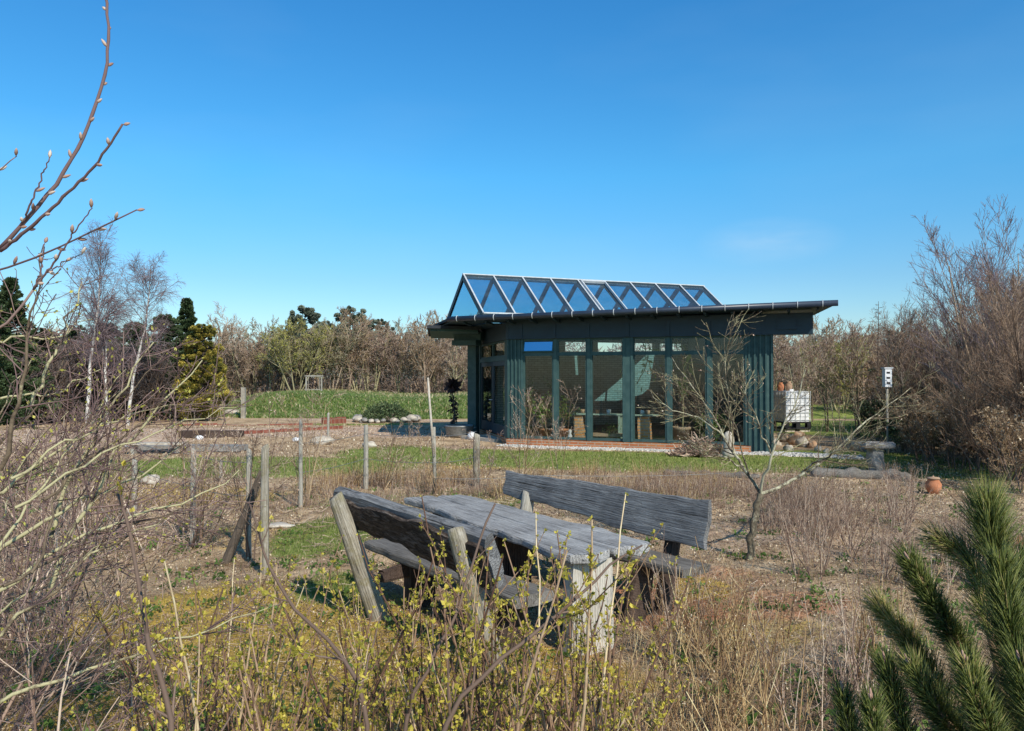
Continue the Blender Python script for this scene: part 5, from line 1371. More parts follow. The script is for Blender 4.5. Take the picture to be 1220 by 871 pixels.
# larch with side branches
e = thing('larch_tree', 'young bare larch with level side branches behind the right lawn', 'tree'); tr = path([(0, 0, -.1), (0, 0, 3), (.05, 0, 6)], 14)[None]; rr_ = np.linspace(.07, .01, 14)[None]
m = MB(); m.tubes(tr, rr_, 7, rs=rs); m.build('trunk', W['tw_dark'], e)
P1, R1_ = grow(rs, tr, rr_, 60, .15, .98, (75, 95), (.22, .3), 6, .04, (0, 0, .02), .4, .4, .008, .85); P2, R2_ = grow(rs, P1, R1_, 9, .1, 1, (40, 70), (.2, .4), 4, .1, (0, 0, 0), .6, .5, .006)
t = MB(); t.tubes(P1, R1_, 4, rs=rs); t.tubes(P2, R2_, 3, rs=rs); t.build('branches', W['tw_dark'], e); place_tree(e, 1046, 34, 0, .88, 'young bare larch with level side branches behind the right lawn')
sap = bare_tree('sapling', 'tree', 3.4, W['tw_grey'], W['tw_pink'], rs, nst=2, spread=.15, k=(10, 6, 4), r=.03, twig_r=.005, base_r=.05)
for i, (px, d, s, lab) in enumerate(((1022, 24, 1.15, 'slender bare sapling left of the larch on the right lawn'), (985, 27, 1.05, 'slender bare sapling behind the water tank'), (968, 33, 1.05, 'thin pale sapling at the back of the right lawn'), (940, 34, .95, 'thin pale sapling right behind the pavilion eave'), (1075, 20, .95, 'bare sapling in front of the bird box thicket'))):
    o = reuse(sap, used); place_tree(o, px, d, rs.uniform(0, 6), s, lab)

# ---- apple tree in the bed -------------------------------------------
def limbs(name, label, cat, origin, lines, mats, rs, k2=7, k3=5, lf2=(.25, .5), up=.06, tw=.0022, budsn=0, budm=None, bsz=.02, side=8, jit=.006, ang=(30, 60), bare=0):
    """tree made of drawn limbs; lines = [(points world, r0, r1)]"""
    e = thing(name, label, cat, tuple(origin)); o0 = np.array(origin)
    m = MB(); Ps = []; Rs = []
    for pts, r0, r1 in lines:
        p = path([tuple(q) for q in pts], 14, jit, rs) - o0; Ps.append(p); Rs.append(np.linspace(r0, r1, 14))
    P = np.stack(Ps); Rr = np.stack(Rs)
    m.tubes(P, Rr, side, rs=rs); m.build('branches', mats[0], e)
    t = MB()
    P2, R2_ = grow(rs, P[bare:], Rr[bare:], k2, .25, .98, ang, lf2, 6, .1, (0, 0, up), .5, .4, tw * 1.3); t.tubes(P2, R2_, 4, rs=rs)
    if k3:
        P3, R3_ = grow(rs, P2, R2_, k3, .15, .98, ang, (.3, .6), 4, .12, (0, 0, up), .6, .5, tw); t.tubes(P3, R3_, 3, rs=rs)
    else: P3 = P2
    t.build('twigs', mats[1], e)
    if budsn:
        L = MB(); c, tn_ = sample(rs, P3, budsn, .2, 1); L.leaves(c, bsz, rs, .6, 0, dirs=tn_); L.build('buds', budm, e)
    return e
g = ongr(890, 667); D = g.y
def A(px, py, dd=0): return at(px, py, D + dd)
fk = A(906, 588)
lines = [([g + Vector((0, 0, -.1)), A(897, 625), fk], .047, .036),
 ([fk, A(890, 565, .1), A(876, 545, .2), A(862, 520, .3), A(848, 490, .5), A(820, 455, .7), A(800, 425, .8)], .019, .003),
 ([A(890, 565, .1), A(868, 545, -.1), A(845, 540, -.2), A(815, 520, -.3)], .012, .003),
 ([A(893, 568, .1), A(880, 530, 0), A(872, 500, -.1), A(866, 460, -.2), A(858, 420, -.2), A(872, 375, -.2)], .010, .0018),
 ([fk, A(912, 565, -.1), A(918, 540, -.2), A(938, 500, -.3), A(955, 470, -.3), A(960, 440, -.3)], .017, .003),
 ([fk, A(930, 582, .1), A(955, 563, .2), A(985, 550, .2), A(1010, 520, .3), A(1050, 490, .5), A(1085, 462, .6)], .021, .003),
 ([A(955, 563, .2), A(990, 540, -.1), A(1020, 532, -.3), A(1065, 500, -.5)], .012, .003),
 ([A(918, 540, -.2), A(905, 510, -.4), A(888, 470, -.5), A(885, 430, -.5)], .010, .0025),
 ([A(862, 520, .3), A(835, 500, .1), A(800, 490, -.1), A(775, 465, -.2)], .009, .0025)]
limbs('apple_tree', 'pruned bare apple tree with lichened forked trunk right of the far bench', 'tree', g, lines, (W['tw_apple'], W['tw_grey']), rs, 20, 8, (.2, .5), .1, .0017, 300, W['bud'], .02, 9, .012, bare=1)
# further drawn young trees by the trellis
def young(px, pyf, h, lab, n=4, spread=.35, mat='tw_brown', sc=.8):
    g = ongr(px, pyf); e = bare_tree('young_fruit_tree', 'tree', h, W[mat], W['tw_pink'], rs, nst=n, spread=spread, k=(6, 5, 3), r=.013 * sc, twig_r=.002, base_r=.05, buds=160, budmat=W['bud'], buds_size=.02)
    gput(e, g.x, g.y, rs.uniform(0, 6)); props(e, lab, 'tree')
young(237, 650, 1.7, 'young fruit tree growing up the leftmost trellis post')
young(300, 668, 1.8, 'dark stemmed young fruit tree tied to the whitish trellis post', mat='tw_dark')
young(365, 604, 1.9, 'young fruit tree beside the thin pale trellis post')
young(455, 585, 1.4, 'low spreading young tree right of the short straight post', 4, .7)
young(524, 590, 1.3, 'young tree forking at the foot of the tall pole', 3, .6)
young(620, 590, 2.0, 'young bare tree before the second window bay', 3, .35)
young(575, 585, 1.2, 'twiggy young tree leaning against the square-topped post', 3, .5, 'tw_dark')
young(140, 640, 1.6, 'small bare fruit tree behind the left bushes', 4, .5)
young(665, 575, 1.9, 'bare young tree standing right before the brick pier window', 3, .35)

# ---- near left fruit tree reaching into the sky ------------------------
def FT(px, py, d): return at(px, py, d)
root = Vector((-2.6, 1.9, 0))
lines = [
 ([root + Vector((0, 0, -.1)), (-2.35, 1.85, .9), (-1.9, 1.75, 1.75), FT(-150, 380, 1.7), FT(-60, 335, 1.65), FT(0, 296, 1.6)], .035, .0058),
 ([FT(0, 296, 1.6), FT(35, 258, 1.6), FT(70, 215, 1.62), FT(100, 165, 1.64), FT(120, 112, 1.66), FT(131, 55, 1.68), FT(127, 0, 1.7), FT(118, -50, 1.72)], .0056, .0034),
 ([FT(0, 299, 1.6), FT(40, 268, 1.58), FT(85, 225, 1.56), FT(120, 190, 1.54), (FT(146, 148, 1.52))], .005, .0026),
 ([(-1.9, 1.75, 1.75), FT(-80, 345, 1.5), FT(0, 322, 1.5), FT(55, 302, 1.5), FT(110, 275, 1.5), FT(163, 250, 1.5)], .0055, .0018),
 ([FT(24, 270, 1.6), FT(38, 240, 1.58), FT(50, 210, 1.57), FT(59, 188, 1.56)], .003, .0015),
 ([FT(-150, 380, 1.7), FT(-110, 290, 1.66), FT(-50, 230, 1.62), FT(0, 203, 1.6), FT(20, 186, 1.6)], .004, .0013),
 ([FT(40, 345, 1.5), FT(70, 305, 1.48), FT(90, 275, 1.47), FT(110, 248, 1.46)], .003, .0013),
 ([FT(42, 342, 1.5), FT(50, 318, 1.5), FT(53, 290, 1.5)], .0025, .0012),
 ([(-1.9, 1.75, 1.75), FT(-60, 420, 1.5), FT(10, 390, 1.5), FT(42, 342, 1.5)], .005, .003),
 ([FT(56, 325, 1.5), FT(80, 310, 1.52), FT(98, 303, 1.52)], .002, .001)]
e = thing('fruit_tree', 'young fruit tree with long reddish budding shoots reaching into the sky at left', 'tree', tuple(root))
m = MB(); o0 = np.array(root); Ps = []
for pts, r0, r1 in lines:
    p = path([tuple(q) for q in pts], 26, 0.0012, rs) - o0; Ps.append(p); m.tube(p, np.linspace(r0, r1, 26) * .78 * (1 + .07 * np.sin(np.arange(26) * 2.2)), 9, rs.random())
m.build('branches', W['tw_red'], e)
bd = MB()
for i in (1, 2, 3, 4, 5, 6, 7, 9):
    p = Ps[i]; n_ = max(3, int(np.linalg.norm(np.diff(p, axis=0), axis=1).sum() / .045))
    for t in np.linspace(.08, 1, n_):
        f = t * 25; j = min(int(f), 24); q = p[j] + (p[j+1] - p[j]) * (f - j); T = p[j+1] - p[j]; T /= np.linalg.norm(T) + 1e-9
        w_ = rs.normal(size=3); w_ -= w_ @ T * T; w_ /= np.linalg.norm(w_); dr = T * .8 + w_ * .7; dr /= np.linalg.norm(dr)
        ln = rs.uniform(.012, .019); s_ = q + w_ * .002
        bd.tube([s_, s_ + dr * ln * .35, s_ + dr * ln * .7, s_ + dr * ln], [.0015, .0036, .003, .0006], 6, rs.random())
bd.build('buds', W['bud'], e)

# ---- mid left tangle ---------------------------------------------------
def LN(pts, d0, d1):
    n_ = len(pts); return [at(p[0], p[1], d0 + (d1 - d0) * i / (n_ - 1)) for i, p in enumerate(pts)]
g = Vector((-2.35, 3.3, 0))
lines = [
 (LN([(38, 484), (65, 425), (86, 374), (98, 336)], 3.3, 3.5), .010, .004),
 (LN([(60, 640), (80, 570), (114, 508), (148, 463), (169, 429), (183, 408)], 3.2, 3.4), .012, .005),
 (LN([(60, 700), (95, 610), (131, 553), (193, 480), (224, 453), (241, 429)], 3.1, 3.3), .014, .004),
 (LN([(-60, 700), (0, 653), (60, 618), (106, 589), (170, 564), (225, 525)], 3.0, 3.3), .014, .004),
 (LN([(-60, 760), (20, 690), (90, 640), (180, 610), (250, 590), (285, 560)], 2.9, 3.4), .013, .004),
 (LN([(0, 560), (15, 500), (28, 432), (36, 391), (40, 346), (52, 291)], 3.0, 3.0), .013, .003),
 (LN([(-60, 620), (0, 590), (60, 540), (110, 500), (150, 440)], 3.1, 3.4), .013, .003),
 (LN([(-60, 560), (0, 530), (50, 480), (80, 420)], 3.4, 3.6), .012, .003),
 (LN([(-80, 820), (0, 760), (60, 700), (130, 650), (230, 600)], 2.6, 3.0), .011, .003),
 (LN([(-60, 860), (40, 820), (150, 780), (280, 740), (330, 720)], 2.6, 3.0), .008, .002),
 (LN([(-40, 500), (10, 470), (70, 470), (120, 440)], 3.4, 3.7), .009, .003),
 (LN([(-50, 420), (0, 400), (60, 405), (110, 380)], 3.3, 3.5), .007, .002),
]
for i in range(12):
    x0 = rs.uniform(-120, 60); y0 = rs.uniform(560, 860); a = rs.uniform(.2, 1.2); L_ = rs.uniform(180, 330)
    pts = [(x0 + L_ * t * math.cos(a) , y0 - L_ * t * math.sin(a) - 20 * math.sin(t * 3)) for t in (0, .33, .66, 1)]
    lines.append((LN(pts, rs.uniform(2.6, 3.6), rs.uniform(2.8, 4.0)), rs.uniform(.005, .008), .002))
lines = [(a_, r0 * (.75 if r0 > .0081 else 1), r1 * .6) for a_, r0, r1 in lines]
limbs('elder_bush', 'tangled bush with pale lichened branches filling the left side', 'bush', g, lines, (W['tw_grey'], W['tw_red']), rs, 10, 5, (.22, .5), .05, .0014, 900, W['bud_y'], .016, 8, .009, (30, 65))
# darker bushes around it
lb = [bare_tree('twiggy_bush', 'bush', 1.75, W['tw_pink'], W['tw_red' if i else 'tw_pink'], rs, nst=11, spread=1.1, k=(7, 6, 4), r=.012, twig_r=.0022, base_r=.3, up=.04, wob_=.16, buds=500, budmat=W['bud_y'], buds_size=.018) for i in range(2)]
for i, (x, y, s, lab) in enumerate(((-3.0, 4.2, 1.0, 'reddish twiggy bush at the left edge behind the tangled bush'), (-3.9, 6.0, 1.0, 'grey pink bush at the left edge beyond the near bushes'), (-5.0, 8.5, .95, 'twiggy bush at the left end of the trellis row'), (-1.9, 2.9, .75, 'low twiggy bush at the bottom left corner'), (-3.9, 9.3, .8, 'twiggy bush left of the leftmost trellis post'), (-6.3, 11, 1.0, 'far twiggy bush on the left lawn edge'))):
    o = reuse(lb[i % 2], used); gput(o, x, y, rs.uniform(0, 6), s); props(o, lab, 'bush')

# ---- currant bushes --------------------------------------------------
def currant(rs, h, n, leafn, mat='tw_currant'):
    e = thing('currant_bush', 'x', 'bush')
    P, Rr = stems(rs, n, .24, h, .36, 10, .075, .03, .0085, .32, .4)
    P2, R2_ = grow(rs, P, Rr, 3, .35, .9, (20, 45), (.18, .4), 6, .08, (0, 0, .1), .65, .5, .0016)
    P3, R3_ = grow(rs, P2, R2_, 3, .2, .95, (30, 60), (.15, .35), 4, .1, (0, 0, .06), .7, .6, .0012)
    m = MB(); m.tubes(P, Rr, 6, rs=rs); m.tubes(P2, R2_, 5, rs=rs); m.tubes(P3, R3_, 4, rs=rs); m.build('stems', W[mat], e)
    # leaf clusters at nodes
    L = MB(); al = [P, P2, P3]
    c1, t1 = sample(rs, P, int(leafn * .35), .45, 1); c2, t2 = sample(rs, P2, int(leafn * .4), .15, 1); c3, t3 = sample(rs, P3, int(leafn * .25), .2, 1)
    tips = P2[:, -1]; tt = P2[:, -1] - P2[:, -2]
    C = np.concatenate([c1, c2, c3, tips, P[:, -1]]); T = np.concatenate([t1, t2, t3, tt, P[:, -1] - P[:, -2]]); T /= np.linalg.norm(T, axis=1, keepdims=True) + 1e-9
    side = rs.normal(size=C.shape); side /= np.linalg.norm(side, axis=1, keepdims=True); 
    k_ = 6; Cn = np.repeat(C + side * .004, k_, 0); Dn = np.repeat(T * .5 + side * .8, k_, 0) + rs.normal(size=(len(C) * k_, 3)) * .55
    big_ = np.repeat(rs.random(len(C)) ** 1.1, k_); tint = np.clip(np.repeat(rs.random(len(C)), k_) * .8 + rs.random(len(C) * k_) * .25, 0, 1)
    L.leaves(Cn, .007 + .015 * big_, rs, .6, .15, tint=tint, dirs=Dn); L.build('leaves', W['leaf_cur'], e)
    return e
cu = [currant(rs, h, n, l) for h, n, l in ((1.55, 12, 430), (1.4, 14, 470), (1.3, 13, 430), (1.5, 11, 380))]
cpos = [(-.92, 3.0), (-.62, 2.75), (-.28, 3.05), (.02, 2.85), (.12, 3.35), (-.48, 3.5), (-.86, 3.75), (-1.25, 3.3), (-1.3, 4.0), (-.12, 3.9), (.35, 3.2), (-.7, 4.3), (-1.6, 3.8), (.5, 2.8), (-.2, 2.4), (-.9, 2.5), (-.08, 3.45), (.3, 3.75)]
cs_ = [1.0, .92, 1.02, 1.06, 1.04, .92, .8, .9, .72, .66, .8, .6, .75, .62, .8, .82, .95, .75]
clab = ['currant bush left of the near bench with pale stems', 'low currant bush in the bottom centre left', 'currant bush before the leaning far post of the near bench', 'tall currant bush whose shoots cross the tabletop', 'currant bush crossing the fluted table leg', 'currant bush between the two posts of the near bench', 'currant bush at the left end of the near bench', 'currant bush beside the dark crossing stem at left', 'small currant bush before the thick trellis post', 'currant bush at the foot of the nearer bench post', 'currant bush right of the fluted table leg', 'small currant bush on the moss at the near bench foot', 'small leafy currant bush in the left bed', 'low currant bush at the bottom right of centre', 'nearest currant bush at the bottom centre', 'nearest currant bush at the bottom left', 'far small currant bush below the leaning stake']
clab[16] = 'currant bush right of the nearer bench post, before the near seat'; clab.append('small currant bush before the fluted table leg foot')
for i, ((x, y), s) in enumerate(zip(cpos, cs_)):
    o = reuse(cu[i % 4], used); gput(o, x, y, rs.uniform(0, 6), s); props(o, clab[i], 'bush')
# dark heavy stems crossing the foreground
def heavy(name, lab, pts, d0, d1, r0, r1, mat, buds=30, k=2):
    P = LN(pts, d0, d1); g = P[0]; e = thing(name, lab, 'bush', (g.x, g.y, 0))
    full = [Vector((g.x, g.y - .02, -.05))] + P if g.z > .1 else P
    p = path([tuple(q) for q in full], 22, .004, rs) - np.array((g.x, g.y, 0)); rr_ = np.linspace(r0, r1, 22)
    m = MB(); m.tube(p, rr_, 8, .3); 
    P2, R2_ = grow(rs, p[None], rr_[None], 8, .4, .98, (30, 60), (.08, .22), 6, .1, (0, 0, .1), .6, .5, .0018); m.tubes(P2, R2_, 5, rs=rs); m.build('stem', W[mat], e)
    L = MB(); c, t = sample(rs, P2, buds, .2, 1); c = np.repeat(c, 5, 0); L.leaves(c, .022, rs, .7, .2, dirs=np.repeat(t, 5, 0)); L.build('leaves', W['leaf_cur'], e)
heavy('shrub_stem', 'long dark stem slanting up through the left foreground', [(208, 870), (183, 789), (170, 738), (164, 679), (140, 589)], 2.5, 2.9, .013, .006, 'tw_dark')
heavy('shrub_stem', 'long dark arching stem beside the thickest trellis post', [(440, 830), (408, 781), (353, 730), (315, 670), (298, 602)], 2.6, 3.0, .012, .004, 'tw_dark')
heavy('shrub_stem', 'thick dark stem slanting across the fluted table leg', [(520, 860), (600, 780), (650, 745), (700, 700), (730, 670), (765, 650)], 2.6, 3.1, .013, .004, 'tw_dark', 60)
heavy('shrub_stem', 'dark slanting stem left of the nearer bench post', [(480, 850), (530, 760), (552, 715), (560, 670), (590, 600)], 2.7, 3.0, .011, .004, 'tw_dark')

# ---- canes ------------------------------------------------------------
def canes(rs, h, n, spread, mat, br=.28, r=.0042, twigs=3, name='raspberry_canes'):
    e = thing(name, 'x', 'bush')
    P, Rr = stems(rs, n, br, h, spread, 8, .05, .01, r, .35, .5)
    m = MB(); m.tubes(P, Rr, 5, rs=rs)
    P2, R2_ = grow(rs, P, Rr, twigs, .12, .9, (18, 50), (.22, .6), 6, .10, (0, 0, .10), .65, .5, .0015)
    P3, R3_ = grow(rs, P2, R2_, 3, .2, .95, (25, 60), (.2, .5), 4, .1, (0, 0, .05), .7, .6, .0012)
    m.tubes(P2, R2_, 4, rs=rs); m.tubes(P3, R3_, 3, rs=rs); m.build('canes', W[mat], e)
    L = MB(); c, t = sample(rs, P3, 260, .2, 1); L.leaves(c, .016, rs, .5, .1, dirs=t); L.build('buds', W['leaf_dead'], e)
    return e
cn = [canes(rs, 1.2, 12, .5, 'tw_cane', .25, .0062, 6), canes(rs, 1.05, 14, .65, 'tw_cane', .25, .0056, 6), canes(rs, 1.1, 13, .55, 'tw_pink', .25, .006, 7), canes(rs, .95, 16, .7, 'tw_pink', .25, .0055, 7)]
pos = []
for (x0, x1, y0, y1, n, hs, kinds, g) in ((.55, 1.5, 3.3, 4.7, 7, .78, (0, 1), 'straw brown canes at the bottom right of centre'),
                                     (1.2, 2.6, 4.1, 5.8, 10, .82, (0, 1, 2), 'straw brown canes between the table and the pine'),
                                     (3.1, 5.2, 7.2, 11.0, 20, .85, (2, 3), 'pinkish grey canes behind the pine'),
                                     (-.2, .6, 3.9, 4.7, 4, .5, (0, 1), 'short straw canes at the foot of the table leg'),
                                     (3.6, 6.5, 9.5, 13.0, 16, .75, (2, 3), 'pinkish canes before the stone table')):
    for i in range(n):
        x = rs.uniform(x0, x1); y = rs.uniform(y0, y1)
        o = reuse(cn[kinds[int(rs.integers(0, len(kinds)))]], used); gput(o, x, y, rs.uniform(0, 6), hs * rs.uniform(.8, 1.1))
        props(o, 'clump among the ' + g, 'bush', g)
# rows of short dry stalks before the lawn
dst = [canes(rs, .55, 60, .5, 'tw_cane', .45, .004, 2, 'dry_stalk_clump'), canes(rs, .5, 60, .6, 'tw_pink', .45, .004, 2, 'dry_stalk_clump')]
for (xa, xb, ya, yb, n, s0, g) in ((-1.6, 4.2, 12.8, 13.8, 24, .8, 'row of short dry stalks before the pavilion lawn'), (-3.6, -1.2, 11, 14.5, 13, .9, 'short dry stalks around the trellis posts'), (-3.0, 3.8, 14.2, 15.8, 20, .7, 'far row of short dry stalks along the lawn'), (-6.5, -3.0, 8.6, 12.5, 5, .6, 'short dry stalks in the left bed'), (2.2, 5.5, 11.5, 14.5, 12, .7, 'short dry stalks behind the apple tree')):
    for i in range(n):
        x = rs.uniform(xa, xb); y = rs.uniform(ya, yb); o = reuse(dst[int(rs.integers(0, 2))], used); gput(o, x, y, rs.uniform(0, 6), s0 * rs.uniform(.75, 1.2)); props(o, 'clump in the ' + g, 'dry stalks', g)

# ---- foreground pine ----------------------------------------------------
def pine():
    e = thing('young_pine', 'young green pine with long needles filling the lower right corner', 'tree', (.98, 1.32, 0)); o0 = Vector((.98, 1.32, 0))
    Lp = lambda px, py, d: at(px, py, d * .56) - o0
    sh = [  # (points), needle length, tuft density
     ([(1184, 672, 2.42), (1181, 640, 2.42), (1176, 604, 2.42)], .105, 1.7),
     ([(1200, 900, 2.3), (1175, 830, 2.25), (1140, 765, 2.2), (1108, 715, 2.15), (1083, 668, 2.12)], .062, 1.0),
     ([(1180, 760, 2.4), (1165, 680, 2.45), (1142, 655, 2.5), (1115, 640, 2.5)], .07, .8),
     ([(1195, 760, 2.3), (1205, 700, 2.2), (1230, 660, 2.2), (1260, 630, 2.2)], .07, .9),
     ([(1150, 900, 2.2), (1110, 800, 2.3), (1075, 755, 2.3), (1043, 718, 2.32)], .06, .8),
     ([(1160, 900, 2.0), (1120, 850, 1.95), (1098, 815, 1.95), (1085, 792, 1.95)], .055, 1.0),
     ([(1100, 940, 2.0), (1075, 870, 2.0), (1062, 820, 2.0), (1055, 790, 2.0)], .055, .9),
     ([(1060, 960, 1.95), (1045, 900, 1.9), (1040, 862, 1.9), (1038, 835, 1.9)], .05, .9),
     ([(1230, 900, 2.1), (1215, 820, 2.05), (1205, 760, 2.0), (1195, 700, 2.0), (1190, 670, 2.0)], .075, .9),
     ([(1250, 860, 2.1), (1240, 790, 2.1), (1238, 730, 2.1), (1235, 690, 2.1)], .075, .9),
     ([(1210, 950, 1.9), (1180, 880, 1.85), (1160, 830, 1.85), (1150, 790, 1.85)], .06, 1.0),
     ([(1040, 970, 2.1), (1020, 910, 2.1), (1010, 860, 2.1), (1004, 825, 2.1)], .05, .8),
     ([(1260, 950, 1.9), (1240, 880, 1.85), (1225, 830, 1.85), (1215, 790, 1.85)], .065, 1.0)]
    m = MB(); ND = MB(); TP = MB()
    hub = Vector((-0.02, 0.0, 1.05))
    m.tube([(0, 0, -.1), (.02, .02, .5), tuple(hub), tuple(Lp(1196, 820, 2.4)), tuple(Lp(1190, 740, 2.42)), tuple(Lp(1184, 672, 2.42))], [.035, .03, .024, .016, .012, .009], 9)
    for i, (pts, nl, dn) in enumerate(sh):
        P = [Lp(*p) for p in pts]
        full = ([hub] if i else []) + P
        p = path([tuple(q) for q in full], 24, .001, rs); m.tube(p, np.linspace(.011, .0055, 24), 7, .4)
        # only the drawn part carries needles
        q = path([tuple(a) for a in P], 40, 0, rs); Lh = np.linalg.norm(np.diff(q, axis=0), axis=1).sum()
        n = int(7000 * Lh * dn); f = rs.random(n) ** .8 * 38.99; j = f.astype(int); fr_ = (f - j)[:, None]
        base = q[j] + (q[j+1] - q[j]) * fr_; T = q[j+1] - q[j]; T /= np.linalg.norm(T, axis=1, keepdims=True)
        w_ = rs.normal(size=(n, 3)); w_ -= (w_ * T).sum(1, keepdims=True) * T; w_ /= np.linalg.norm(w_, axis=1, keepdims=True)
        a = np.radians(rs.uniform(30, 60, n))[:, None]; tp = (f / 39)[:, None]
        a = a * (1 - (.55 if i == 0 else .35) * tp ** 3)
        d = np.cos(a) * T + np.sin(a) * w_ + rs.normal(size=(n, 3)) * .10; d /= np.linalg.norm(d, axis=1, keepdims=True); ln = nl * .68 * rs.uniform(.55, 1.15, n)[:, None] * (1 - .15 * tp ** 6)
        side = np.cross(d, T); side /= np.linalg.norm(side, axis=1, keepdims=True) + 1e-9
        s0 = base + w_ * .004; bend = T * .10 * ln + rs.normal(size=(n, 3)) * .06 * ln
        mid = s0 + d * ln * .5; end = s0 + d * ln + bend; wd = .0007
        nn = np.cross(d, side)
        V = np.stack([s0 - side*wd, s0 + side*wd, s0 + nn*wd, mid - side*wd, mid + side*wd, mid + nn*wd, end], 1)
        bb = np.arange(n)[:, None] * 7
        Q = np.concatenate([(bb + np.array([[0, 1, 4, 3]])), (bb + np.array([[1, 2, 5, 4]])), (bb + np.array([[2, 0, 3, 5]]))]); Tt = np.concatenate([(bb + np.array([[3, 4, 6]])), (bb + np.array([[4, 5, 6]])), (bb + np.array([[5, 3, 6]]))])
        tint = np.clip(.34 + rs.normal(size=n) * .22 + .35 * (f / 39) ** 4 * (1 if i in (0, 2, 5, 4, 10) else .3) + (.25 if i in (2, 4) else 0), 0, 1)
        ND.add(V.reshape(-1, 3), Q, Tt, np.repeat(tint, 7))
        tpq = q[-1]; Td = (q[-1] - q[-3]); Td /= np.linalg.norm(Td)
        for k_ in range(5):
            dd = Td + rs.normal(size=3) * (.22 if k_ else 0); dd /= np.linalg.norm(dd); l_ = .018 if k_ == 0 else .011
            TP.tube([tpq, tpq + dd * l_ * .5, tpq + dd * l_], [.002, .0024, .0008], 7, rs.random() * .5)
    m.build('trunk', W['tw_brown'], e); ND.build('needles', W['needle'], e); TP.build('buds', W['bud'], e)
pine()

# ------------------------------------------------------------------ ground cover (stuff)
def scatter(n, dmin, dmax, kmin=-.8, kmax=.8, p=1.0):
    d = dmin * (dmax / dmin) ** (rs.random(n) ** p); k_ = rs.uniform(kmin, kmax, n); return k_ * d, d
def in_pav(x, y):
    dx, dy = x - FA.x, y - FA.y; al = dx * FDIR.x + dy * FDIR.y; pe = dx * FN.x + dy * FN.y
    return (pe < .7) & (al > -2.2) & (al < 9.5) & (pe > -9)
# green blades
def cover(name, label, n, dmin, dmax, test, h, w, mat, lean=.5, kmin=-.78, kmax=.78, kind='blades', sz=None):
    x, y = scatter(n, dmin, dmax, kmin, kmax)
    z = zones(x, y); k_ = test(z, x, y); x, y = x[k_], y[k_]
    B = np.stack([x, y, gz(x, y)], 1); m = MB(); sc = np.clip(y / 9, .55, 3.0)
    if kind == 'blades': m.blades(B, h * (1 if not callable(h) else 1), w * sc, rs, lean)
    else:
        B[:, 2] += rs.random(len(B)) * .015; m.leaves(B, sz * np.clip(y / 9, .6, 2.2), rs, .7, .1)
    o = m.build(name, mat, smooth=False); props(o, label, name.replace('_', ' '), kind='stuff')
rn = lambda z: rs.random(z.shape[:-1])
patch = lambda x, y: .5 + .5 * np.sin(x * 1.7 + np.sin(y * 2.1)) * np.sin(y * 1.9 + 1)
cover('lawn_grass', 'short green grass on the lawns and mossy patches', 330000, 5, 33, lambda z, x, y: (rn(z) < np.clip(z[..., 0] * 1.5 - .45, 0, 1) * (.35 + .65 * patch(x * 1.3 + 2, y * 1.1))) & ~in_pav(x, y) & (z[..., 5] < .3), .05, .007, W['grass'])
cover('bank_grass', 'fresh grass on the bank', 240000, 34, 50, lambda z, x, y: (z[..., 0] > .5), .13, .02, W['grass_bank'], .9, -.72, .2)
cover('wild_grass', 'sparse green grass tufts in the beds', 60000, 2.5, 14, lambda z, x, y: (rn(z) < .13 * patch(x * 2, y * 2)), .09, .006, W['grass'])
cover('dry_grass', 'dry straw coloured grass over the beds', 150000, 2.5, 17, lambda z, x, y: (rn(z) < (.06 + .5 * patch(x, y)) * (1 - .8 * np.maximum(z[..., 2], z[..., 1]))) & ~in_pav(x, y), .05, .0035, W['grass_dry'], 1.3)
cover('moss', 'yellow brown moss cushions in the foreground', 170000, 2.5, 13, lambda z, x, y: rn(z) < np.clip(z[..., 1] * 1.5 - .4, 0, .9) * np.clip(1.6 * patch(x * 2.3, y * 2.1 + 1) - .25, 0, 1), .02, .01, W['moss'], 1.0)
cover('red_sedum', 'low red stonecrop around the benches', 90000, 3.2, 9, lambda z, x, y: rn(z) < np.clip(z[..., 2] * 1.4 - .5, 0, .7) * patch(x * 3, y * 3), 0, 0, W['sedum'], kind='leaf', sz=.02, kmin=-.3, kmax=.6)
cover('leaf_litter', 'brown leaf litter and bits strewn over the soil', 230000, 2.3, 30, lambda z, x, y: (rn(z) < .45 + .5 * patch(x * 1.5, y * 1.5)) & ~in_pav(x, y) & (z[..., 0] < .8), 0, 0, W['leaf_dead'], kind='leaf', sz=.026)
cover('bank_weeds', 'paler dry stalks on the bank crest', 14000, 36, 49, lambda z, x, y: (z[..., 0] > .5) & (rn(z) < patch(x * .3, y * .3)), .22, .016, W['grass_dry'], .8, -.72, .2)
# thin fallen sticks
n = 9000; x, y = scatter(n, 2.5, 15); a = rs.uniform(0, 3.14, n); ln = rs.uniform(.04, .22, n) * np.clip(y / 7, .6, 1.6); P = np.empty((n, 4, 3))
for i in range(4): 
    u = (i / 3 - .5) * ln; P[:, i, 0] = x + np.cos(a) * u; P[:, i, 1] = y + np.sin(a) * u; P[:, i, 2] = gz(P[:, i, 0], P[:, i, 1]) + .01 + rs.random(n) * .02 + np.abs(u) * rs.uniform(-.1, .5, n)
m = MB(); m.tubes(P, np.full((n, 4), .0022) * np.clip(y / 6, .7, 2)[:, None], 3, rs=rs); props(m.build('fallen_sticks', W['tw_pink']), 'thin fallen sticks strewn over the ground', 'sticks', kind='stuff')
